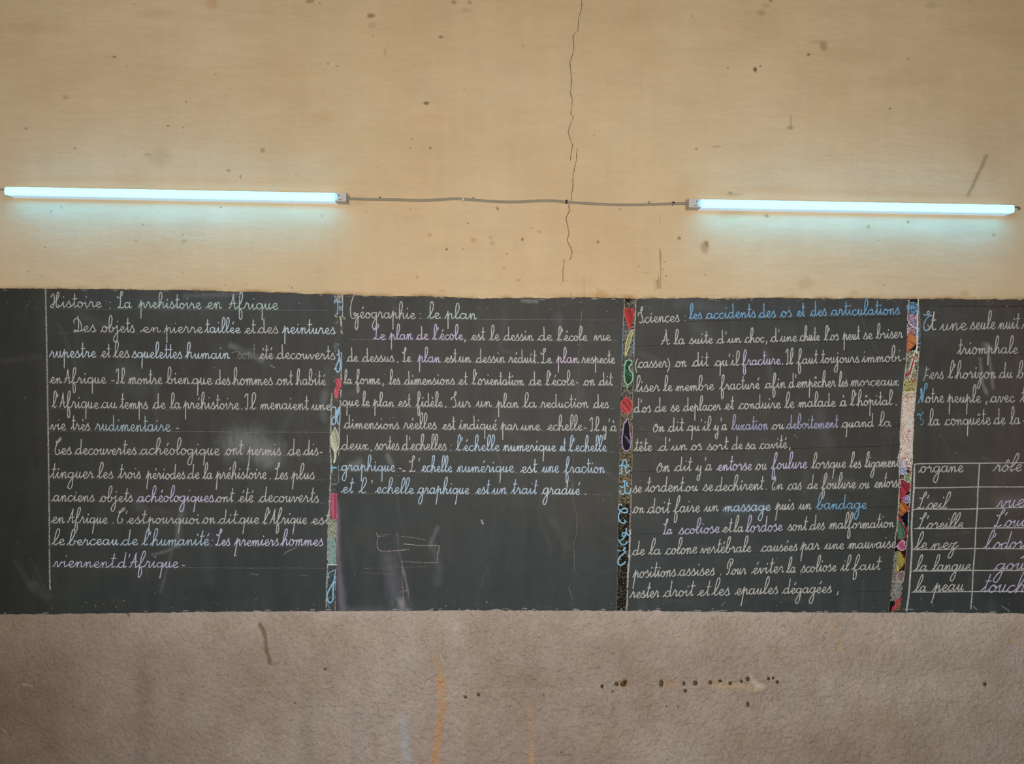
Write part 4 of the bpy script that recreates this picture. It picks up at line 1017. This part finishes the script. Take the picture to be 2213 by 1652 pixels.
letter(b2, [z1([(180, 490), (200, 515), (235, 510), (245, 420), (258, 250), (290, 140), (330, 120), (370, 150), (385, 240), (350, 340), (350, 420), (370, 480), (400, 500), (450, 450), (490, 410)]), z1([(185, 310), (215, 285), (265, 275), (320, 300), (390, 325), (430, 300), (455, 260)])], BL, 2.9, 'blue chalk capital A')
letter(b2, [z1([(325, 720), (325, 850), (335, 1000), (320, 1070), (280, 1115), (230, 1090), (190, 1045), (200, 1005), (230, 1000)]), z1([(260, 745), (320, 722), (370, 745), (395, 800), (380, 860), (450, 870)]), z1([(330, 1065), (400, 1085), (455, 1085), (500, 1000), (500, 940)]), z1([(200, 850), (240, 920), (300, 900)])], BL, 2.7, 'blue chalk capital B')
letter(b2, [z2([(210, 100), (190, 60), (150, 70), (125, 120), (140, 180), (190, 230), (260, 260), (325, 250), (345, 210), (320, 165), (260, 160), (200, 195), (150, 260), (130, 340), (140, 430), (190, 490), (260, 510), (300, 460), (260, 430)])], BL, 2.9, 'blue chalk capital C')
letter(b2, [z2([(315, 625), (310, 720), (280, 810), (240, 880), (185, 920)]), z2([(315, 735), (250, 740), (215, 770), (240, 820), (310, 810)]), z2([(320, 740), (360, 790), (390, 800), (390, 900)]), z2([(120, 900), (150, 920), (180, 990), (230, 1030), (290, 1010), (340, 940)])], (120, 186, 216), 2.9, 'blue chalk capital D')
letter(b2, [z2([(110, 1150), (150, 1170), (185, 1165)]), z2([(250, 1100), (280, 1090), (290, 1120), (240, 1150), (300, 1190), (310, 1200)]), z2([(310, 1200), (240, 1240), (170, 1310), (120, 1400), (120, 1460), (160, 1510), (220, 1500), (300, 1420)])], BL, 2.9, 'blue chalk capital E')

# -- third border
b3 = border('wide bright multicoloured mosaic border left of the fourth lesson')
L3 = edge([(1964, 646), (1961, 700), (1961, 745), (1958, 790), (1954, 826), (1950, 860), (1946, 935), (1944, 990), (1943.5, 1050), (1942, 1090), (1939, 1130), (1935, 1165), (1933, 1190), (1932, 1220), (1932, 1250), (1931, 1290), (1929, 1322)])
R3 = edge([(1984, 646), (1986, 690), (1987, 745), (1984, 790), (1980, 840), (1977, 870), (1974.5, 910), (1972, 970), (1971, 1010), (1968, 1050), (1966.5, 1080), (1963, 1120), (1961.5, 1160), (1959, 1185), (1957, 1215), (1954, 1240), (1951, 1270), (1946, 1322)])
LL3 = edge([(1933, 1165), (1933, 1190), (1930, 1225), (1926, 1270), (1920, 1324)])
k = Ink(0.0043)
band_back(k, L3, R3, 647, 1180, (40, 38, 34), .92)
band_back(k, LL3, R3, 1180, 1322, (30, 27, 24), .95, 16)
k.build('dark_ground', b3)
def sq(y0, y1, n, cols, L=(1.8, 4.5), w=(1.1, 1.9), a=.9, la=None, ra=None):
    kk.squiggles(band(la or L3, ra or R3, y0, y1), (1918, y0, 1990, y1), n, cols, L, w, a)
kk = Ink(0.0047)
sq(660, 700, 150, [(104, 150, 184), (84, 120, 150)])
sq(678, 722, 330, [(214, 196, 204), (196, 88, 98), (120, 140, 190), (170, 100, 90), (230, 220, 220)])
sq(690, 745, 170, [(96, 132, 158), (70, 98, 120), (170, 190, 200)], la=lambda y: R3(y) - 13)
sq(715, 770, 60, [(206, 196, 170), (150, 150, 120)], la=lambda y: R3(y) - 9)
sq(758, 822, 520, [(150, 156, 118), (180, 178, 150), (96, 118, 84), (190, 80, 74), (214, 204, 176)])
sq(818, 862, 520, [(176, 172, 84), (158, 158, 70), (204, 200, 150), (150, 90, 50)])
sq(845, 990, 2600, [(222, 204, 184), (232, 218, 200), (206, 186, 168), (214, 140, 124), (226, 208, 190), (232, 216, 196)], (1.8, 4.8), (1.3, 2.2))
sq(915, 935, 60, [(190, 204, 224), (196, 92, 92)], (3, 7))
sq(980, 1010, 300, [(226, 206, 190), (206, 120, 110), (236, 224, 204)])
sq(995, 1026, 260, [(110, 134, 182), (144, 160, 200), (200, 196, 200)], (1.8, 4), ra=lambda y: L3(y) + 17)
sq(1000, 1050, 150, [(196, 70, 74), (222, 206, 180)])
sq(1040, 1115, 50, [(190, 180, 150)], la=lambda y: R3(y) - 4)
sq(1040, 1130, 60, [(190, 180, 150)], ra=lambda y: L3(y) + 4)
sq(1192, 1300, 560, [(150, 144, 130), (110, 104, 92), (176, 170, 156)], (1.8, 4.5), (1, 1.5), .8, la=LL3, ra=lambda y: LL3(y) + 15)
sq(1255, 1300, 200, [(150, 146, 140), (124, 120, 116)], (3, 8), (1, 1.5), .8, la=lambda y: L3(y) + 2)
sq(1300, 1321, 110, [(142, 112, 72), (110, 84, 52)], (3, 8), (1.2, 1.9), .85, la=lambda y: L3(y) + 3)
kk.build('chalk_mosaic', b3, kind='stuff')
k = Ink(0.0049)
dotted(k, L3, 648, 1180, 2.2, (200, 192, 170), .68)
k.line([(1984.5, 647), (1983.5, 680), (1982.5, 720), (1981, 765)], 2.4, (226, 222, 196), .95)
dotted(k, R3, 660, 760, 1.6, (170, 180, 180), .5, dx=1.5); dotted(k, R3, 760, 1180, 2.0, (214, 206, 176), .7)
dotted(k, LL3, 1190, 1322, 1.4, (128, 112, 84), .85, wob=.2); dotted(k, R3, 1180, 1250, 1.6, (140, 150, 130), .55)
k.build('dotted_edge', b3, kind='stuff')
k = Ink(0.0050)
for r in (4.5, 8.5, 12): k.line([(1972 + r * math.cos(t), 665 + r * .95 * math.sin(t)) for t in np.linspace(2.6, 7.6, 12)], 1.9, (110, 160, 196), .9)
k.line([(1969, 664), (1972, 661), (1975, 664), (1972, 667), (1969, 665)], 1.6, (130, 178, 208), .9)
k.build('blue_spiral', b3, 'blue spiral at the top of the border')
letter(b3, [[(1969, 683), (1974, 686), (1979, 693), (1981, 700)], [(1965, 676), (1966, 690)], [(1970, 718), (1974, 722), (1973, 716), (1969, 719)]], (200, 84, 94), 2.4, None)
motif(b3, 'orange_heart', [(1962, 725), (1968, 722), (1974, 726), (1981, 733), (1981, 739), (1974, 748), (1966, 756), (1962, 763), (1960, 757), (1961, 740)], (200, 116, 58), (204, 84, 66), 'orange heart edged in red', .9, 1.8, 2.3, .5, 2.2)
k = Ink(0.0050)
k.line([(1978, 757), (1972, 778), (1964, 802)], 2.0, (228, 220, 200), .95); k.line([(1979, 772), (1973, 797), (1965, 822)], 2.0, (228, 220, 200), .95)
k.line([(1970, 770), (1980, 778)], 3, (186, 66, 64), .9); k.line([(1974, 776), (1968, 800), (1962, 812)], 4, (182, 60, 60), .9); k.line([(1958, 806), (1962, 812)], 4, (186, 60, 60), .9); k.line([(1966, 816), (1973, 824)], 3, (188, 66, 60), .85); k.line([(1965, 802), (1963, 812)], 3, (140, 130, 180), .85)
k.line([(1966, 775), (1960, 800)], 4, (96, 120, 88), .6)
k.build('crossed_sticks', b3, 'pair of white slanted lines with red between')
letter(b3, [[(1952, 862), (1956, 856), (1962, 858), (1961, 866), (1955, 869)], [(1966, 930), (1960, 945), (1966, 955)]], (206, 120, 108), 1.8, None, .7)
motif(b3, 'green_spiral', [(1955, 1030), (1962, 1024), (1967, 1030), (1966, 1040), (1958, 1041), (1954, 1036)], (110, 156, 112), (196, 210, 176), 'small green spiral', .8, 2.2, 1.8, .3, 1.7)
motif(b3, 'crimson_triangle', [(1948, 1038), (1956, 1041), (1966, 1049), (1966, 1056), (1958, 1066), (1952, 1080), (1946, 1078), (1947, 1058)], (166, 44, 62), (176, 50, 66), 'crimson triangle', .88, 1.9, 2.2, 1.0)
motif(b3, 'lilac_heart', [(1951, 1078), (1956, 1073), (1964, 1072), (1965, 1080), (1962, 1087), (1959, 1088), (1953, 1084)], (150, 138, 190), (176, 172, 200), 'small lilac heart', .85, 1.9, 2.1, .3, 1.6)
motif(b3, 'orange_triangle', [(1947, 1082), (1953, 1084), (1960, 1094), (1965, 1099), (1958, 1106), (1946, 1115), (1943, 1110), (1944, 1095)], (196, 118, 44), None, 'orange triangle with red edge', .9, 1.8, 2.2, .9, extra=[([(1948, 1080), (1958, 1092), (1965, 1100), (1956, 1108), (1944, 1117)], 2.4, (184, 44, 52))])
k = Ink(0.0050)
k.area([(1947, 1118), (1954, 1112), (1962, 1108), (1962, 1138), (1955, 1134)], (20, 22, 32), 1)
k.line([(1949, 1117), (1954, 1113), (1960, 1115), (1961, 1122), (1961, 1130), (1956, 1134), (1949, 1130)], 2.2, (96, 170, 222), .95)
k.line([(1952, 1118), (1956, 1116), (1958, 1120), (1954, 1123), (1948, 1124)], 2.0, (96, 170, 222), .95)
k.line([(1954, 1123), (1958, 1125), (1957, 1130), (1952, 1130)], 2.0, (110, 180, 226), .95)
k.line([(1940, 1118), (1943, 1123), (1948, 1126), (1952, 1136), (1960, 1146), (1962, 1156)], 3.0, (186, 56, 62), .9); k.line([(1939, 1122), (1946, 1120)], 4, (196, 60, 60), .9)
k.build('blue_scroll', b3, 'bright blue double scroll on black')
motif(b3, 'green_leaf', [(1941, 1125), (1947, 1130), (1952, 1140), (1957, 1150), (1956, 1160), (1950, 1166), (1940, 1167), (1938, 1150)], (92, 132, 104), None, 'green leaf patch', .75, 2.0, 1.9, 1.35, extra=[([(1961, 1150), (1958, 1160), (1948, 1168), (1940, 1176)], 2.6, (176, 52, 60))])
motif(b3, 'pink_heart', [(1938, 1181), (1944, 1175), (1951, 1169), (1956, 1172), (1955, 1178), (1958, 1182), (1955, 1188), (1950, 1190), (1943, 1188)], (190, 84, 130), (222, 178, 190), 'pink heart with pale outline', .9, 1.8, 2.2, .8, 1.9)
motif(b3, 'yellow_triangle', [(1941, 1191), (1946, 1194), (1952, 1204), (1956, 1214), (1952, 1222), (1945, 1230), (1937, 1240), (1938, 1215)], (178, 166, 62), None, 'mustard yellow triangle', .88, 1.9, 2.0, 1.3, extra=[([(1946, 1192), (1953, 1202), (1957, 1214), (1951, 1226), (1946, 1234)], 2.4, (136, 40, 40))])
motif(b3, 'dusty_pink_heart', [(1937, 1247), (1943, 1239), (1949, 1235), (1954, 1238), (1953, 1248), (1951, 1258), (1945, 1258), (1939, 1253)], (146, 124, 122), (198, 166, 156), 'dusty pink heart', .8, 2.0, 1.9, .7, 1.9)
motif(b3, 'red_arrowhead', [(1947, 1291), (1948, 1298), (1942, 1303), (1936, 1314), (1932, 1318), (1930, 1324), (1927, 1322), (1929, 1314), (1934, 1308), (1940, 1298)], (186, 50, 66), (198, 66, 76), 'small red arrow at the foot of the border', .9, 1.7, 2.2, .9, 1.4)

# ------------------------------------------------------------------ cracks
def crack(name, pts, w, off, mat, parent, label):
    bm = bmesh.new()
    q = []
    for (ax, ay), (bx, by) in zip(pts[:-1], pts[1:]):
        n = max(1, int(math.hypot(bx - ax, by - ay) / 5))
        for i in range(n): q.append((ax + (bx - ax) * i / n + random.uniform(-.7, .7), ay + (by - ay) * i / n))
    q.append(pts[-1])
    prev = None
    for i, (x, y) in enumerate(q):
        ww = w * random.uniform(.5, 1.3) * .5
        a_ = bm.verts.new(P(x - ww, y, off)); c_ = bm.verts.new(P(x, y, off - .0006)); b_ = bm.verts.new(P(x + ww, y, off))
        if prev:
            bm.faces.new((prev[0], prev[1], c_, a_)); bm.faces.new((prev[1], prev[2], b_, c_))
        prev = (a_, c_, b_)
    o = bm_obj(name, bm, mat, parent); o['label'] = label
    return o
CR1 = [(1257.7, -30), (1257.7, 0), (1255, 28), (1250, 37), (1249, 65), (1238, 77), (1240.7, 100), (1239, 115), (1231.6, 134), (1231.6, 145), (1236, 167), (1233, 202), (1237, 217), (1234, 247), (1239, 252), (1227, 284), (1237.6, 314), (1232, 348)]
CR2 = [(1247.7, 321), (1245, 348), (1238, 378), (1238.5, 400), (1236, 418), (1234.5, 434), (1228.6, 446), (1230.7, 454), (1223, 472), (1229.5, 502), (1226.6, 521), (1237, 544), (1231.6, 563)]
CR3 = [(1221, 560), (1216, 587), (1216.7, 611)]
bm_off = 0.0125
for c_, w_ in ((CR1, 1.25), (CR2, 1.2), (CR3, .9)):
    crack('crack', c_, w_, bm_off, M_CRACK, upper, 'thin dark crack down the cream plaster')
CR4 = [(1263.7, 662), (1257, 674), (1256, 691.6), (1249, 724), (1254.7, 747), (1251.5, 755), (1252, 783), (1250, 809), (1244, 825.6), (1250.7, 840), (1248, 868), (1241.7, 884), (1229.5, 902), (1233.6, 936), (1238.5, 978.6), (1239, 1011), (1235, 1027), (1238.5, 1035.5), (1237.7, 1074.5), (1243, 1101), (1246, 1114), (1247, 1155), (1240, 1173), (1241.7, 1196), (1240, 1230), (1249, 1238), (1241.7, 1251), (1228.7, 1270.6), (1236.8, 1293), (1235, 1310)]
crack('crack', CR4, 1.0, .0054, M_CRACKL, board, 'pale crack running down the second lesson')

# ------------------------------------------------------------------ lamps
def make_lamp(label, xl, yl, xr, yr, cap_right, capw, group=None):
    """surface mounted tube light; (xl,yl)-(xr,yr) centre line of the front of the diffuser in the drawing"""
    depth = 0.0625
    A = Vector(P(xl, yl, depth)); B = Vector(P(xr, yr, depth))
    mid = (A + B) / 2
    Lh = (B - A).length / 2
    ang = math.atan2((B - A).z, (B - A).x)
    root = bpy.data.objects.new('tube_light', None); COL.objects.link(root)
    root.location = (mid.x, -0.009, mid.z); root.rotation_euler = (0, -ang, 0)
    tag(root, label, 'lamp', group)
    hz = 0.0140
    s = 1 if cap_right else -1
    capL = capw / S
    # housing: open tray with returned front edges
    bm = bmesh.new()
    FB = -.042
    prof = [(0.0, -hz), (0.0, hz), (FB + .0035, hz), (FB, hz - .002), (FB, -hz + .002), (FB + .0035, -hz)]
    e0, e1 = -Lh + .002, Lh - .002
    r0 = [bm.verts.new((e0, y, z)) for y, z in prof]; r1 = [bm.verts.new((e1, y, z)) for y, z in prof]
    for i in range(len(prof)):
        j = (i + 1) % len(prof)
        bm.faces.new((r0[i], r0[j], r1[j], r1[i]))
    bm.faces.new(r0); bm.faces.new(r1[::-1])
    box_bm(bm, e0, e1, FB - .0045, FB, hz - .0012, hz)
    bm_obj('housing', bm, M_HOUS, root)
    # lit diffuser: rounded profile, domed at the free end
    d0 = -Lh + .003 if cap_right else -Lh + capL
    d1 = Lh - capL if cap_right else Lh - .003
    bm = bmesh.new()
    pr = []
    for i in range(13):
        t = math.pi * i / 12
        pr.append((FB - .0125 * math.sin(t) ** .6, .0122 * math.cos(t)))
    stations = []
    n_end = 6
    for i in range(n_end + 1):
        t = i / n_end * math.pi / 2
        stations.append((d0 + .008 * (1 - math.sin(t)), .35 + .65 * math.sin(t)))
    stations += [(d0 + (d1 - d0) * f, 1.0) for f in np.linspace(.02, .98, 30)]
    for i in range(n_end + 1):
        t = math.pi / 2 - i / n_end * math.pi / 2
        stations.append((d1 - .008 * (1 - math.sin(t)), .35 + .65 * math.sin(t)))
    rings = []
    for x, f in stations:
        rings.append([bm.verts.new((x, FB + (y - FB) * f, z * f - .0006)) for y, z in pr])
    for Ra, Rb in zip(rings, rings[1:]):
        for i in range(len(pr) - 1): bm.faces.new((Ra[i], Ra[i + 1], Rb[i + 1], Rb[i]))
    bm.faces.new(rings[0]); bm.faces.new(rings[-1][::-1])
    bm_obj('diffuser', bm, M_GLOW, root, smooth=True)
    # plastic end socket, with its clip, screw and slot
    xe = s * Lh; xi = s * (Lh - capL + .001)
    a_, b_ = min(xi, xe), max(xi, xe)
    soc = boxes('end_cap', [(a_, b_, FB - .0075, -.0, -hz - .001, hz + .001)], M_WHITE, root, bev=.0016)
    rim = xe - s * .004
    boxes('rim', [(min(rim, xe + s * .0012), max(rim, xe + s * .0012), FB - .0095, .0, -hz - .002, hz + .002)], M_WHITE, soc, bev=.0008)
    cxm = (xi + xe) / 2
    boxes('clip', [(cxm - .009, cxm + .009, FB - .010, FB - .0065, -.007, .009)], M_WHITE, soc, bev=.0008)
    bm = bmesh.new(); tube_mesh(bm, [(cxm - s * .004, FB - .011, .005), (cxm - s * .004, FB - .0095, .005)], .0020, 10)
    bm_obj('screw', bm, M_DARK, soc)
    boxes('slot', [(cxm - .006, cxm + .006, FB - .0082, FB - .0073, -.0105, -.0088)], M_DARK, soc)
    # far end plug
    xo = -s * Lh
    boxes('end_plug', [(min(xo, xo - s * .006), max(xo, xo - s * .006), FB, 0.0, -hz + .001, hz - .001)], M_WHITE, root, bev=.002)
    return root
lamp_a = make_lamp('lit white tube lamp on the left, over the history lesson', 8, 411.5, 747, 425.5, True, 25)
lamp_b = make_lamp('lit white tube lamp on the right, over the sciences lesson', 1490, 438.0, 2194, 451.0, False, 27)

# short pigtail of wire at the right lamp's free end, and wire into the left lamp
bm = bmesh.new(); tube_mesh(bm, [P(2191, 450, .040), P(2199, 447, .034), P(2205, 450, .024), P(2201, 454, .012)], .0016, 8)
pt = bm_obj('wire_stub', bm, M_DARK, None); tag(pt, 'short twisted wire end sticking out at the right end of the right lamp', 'wire')
bm = bmesh.new(); tube_mesh(bm, [P(9, 411, .02), P(0, 409, .018), P(-40, 408, .0125), P(-300, 402, .0125), P(-700, 398, .0125)], .0030, 8)
pt = bm_obj('supply_wire', bm, M_CABLE, None); tag(pt, 'grey wire leaving the left end of the left lamp', 'wire')

# ------------------------------------------------------------------ cable with clips and nails
CB = [(744, 429.5), (765, 430), (800, 431), (850, 431.5), (890, 432.8), (920, 433), (950, 431.5), (980, 429.5), (1000, 430.2), (1040, 433.5), (1080, 436), (1120, 436.2), (1150, 434.6), (1180, 433.8), (1205, 434.5), (1224, 436.8), (1250, 438.4), (1300, 441.3), (1350, 442.8), (1400, 442.2), (1440, 440.8), (1470, 440), (1493, 439.4)]
cp = catmull(CB, 5)
bm = bmesh.new(); tube_mesh(bm, [P(x, y, .0150) for x, y in cp], .0044, 12, .62)
cable = bm_obj('power_cable', bm, M_CABLE, None, smooth=True)
tag(cable, 'flat grey power cable sagging along the wall between the two lamps', 'cable')
bm = bmesh.new(); tube_mesh(bm, [P(x, y - .2, .0186) for x, y in cp], .0010, 6)
bm_obj('seam', bm, M_CABLE, cable)
def cable_clip(px, py, mat, label, nail_dy):
    root = bpy.data.objects.new('cable_clip', None); COL.objects.link(root)
    root.location = P(px, py, .009); tag(root, label, 'cable clip')
    bm = bmesh.new()
    # saddle arch over the cable
    arch = [(-.0062 * math.cos(t), -.0030 - .0082 * math.sin(t)) for t in np.linspace(0, math.pi, 9)]
    arch = [(-.0062, .0)] + arch + [(.0062, 0.0)]
    inner = [(z * .8, y * .86) for z, y in arch]
    for xa in (-.0038, .0038): pass
    rows = []
    for x in (-.0036, .0036):
        rows.append(([bm.verts.new((x, y, z)) for z, y in arch], [bm.verts.new((x, y, z)) for z, y in inner]))
    n = len(arch)
    for i in range(n - 1):
        bm.faces.new((rows[0][0][i], rows[0][0][i + 1], rows[1][0][i + 1], rows[1][0][i]))
        bm.faces.new((rows[0][1][i], rows[1][1][i], rows[1][1][i + 1], rows[0][1][i + 1]))
        for r in rows: bm.faces.new((r[0][i], r[1][i], r[1][i + 1], r[0][i + 1]))
    bm_obj('saddle', bm, mat, root)
    bm = bmesh.new()
    tube_mesh(bm, [(0, 0.0, nail_dy), (0, -.010, nail_dy), (0, -.0101, nail_dy), (0, -.0125, nail_dy)], [.0011, .0011, .0028, .0028], 10)
    bm_obj('nail', bm, M_STEEL if mat is not M_WHITE else M_WHITE, root)
cable_clip(1001.5, 430.6, M_WHITE, 'white plastic clip holding the cable left of the crack', -.0065)
cable_clip(1224, 437, M_DARK, 'dark clip holding the cable beside the crack', .0068)
cable_clip(1454.5, 440.2, M_DARK, 'dark clip with shiny nail on the cable next to the right lamp', -.0070)
def nail(px, py, mat, r, label):
    bm = bmesh.new()
    q = Vector(P(px, py, .009))
    tube_mesh(bm, [q, q + Vector((0, -.006, 0)), q + Vector((0, -.0061, 0)), q + Vector((0, -.0085, 0))], [r * .45, r * .45, r, r * .9], 10)
    o = bm_obj('nail', bm, mat, None); tag(o, label, 'nail')
nail(822, 427.5, M_DARK, .0024, 'small dark nail just above the cable near the left lamp')
nail(1023, 428.6, M_DARK, .0024, 'small dark nail above the cable just right of the white clip')
nail(1402.5, 437.6, M_STEEL, .0044, 'bright steel nail above the cable before the right lamp')

# ------------------------------------------------------------------ rest of the room
ZC, YB, XW = 3.62, -4.50, 3.50
fl = boxes('floor', [(-XW - .2, XW + .2, YB - .2, .3, -.12, 0)], M_FLOOR); tag(fl, kind='structure')
ce = boxes('ceiling', [(-XW - .2, XW + .2, YB - .2, .3, ZC, ZC + .12)], M_CEIL); tag(ce, kind='structure')
bk = boxes('wall_back', [(-XW - .2, -1.15, YB - .2, YB, 0, ZC), (1.35, XW + .2, YB - .2, YB, 0, ZC), (-1.15, 1.35, YB - .2, YB, 0, .95), (-1.15, 1.35, YB - .2, YB, 2.3, ZC)], M_WALL); tag(bk, kind='structure')
lf = boxes('wall_left', [(-XW - .2, -XW, YB, -3.5, 0, ZC), (-XW - .2, -XW, -2.3, .3, 0, ZC), (-XW - .2, -XW, -3.5, -2.3, 0, 1.45), (-XW - .2, -XW, -3.5, -2.3, 2.65, ZC)], M_WALL); tag(lf, kind='structure')
rt = boxes('wall_right', [(XW, XW + .2, YB, .3, 0, ZC)], M_WALL); tag(rt, kind='structure')
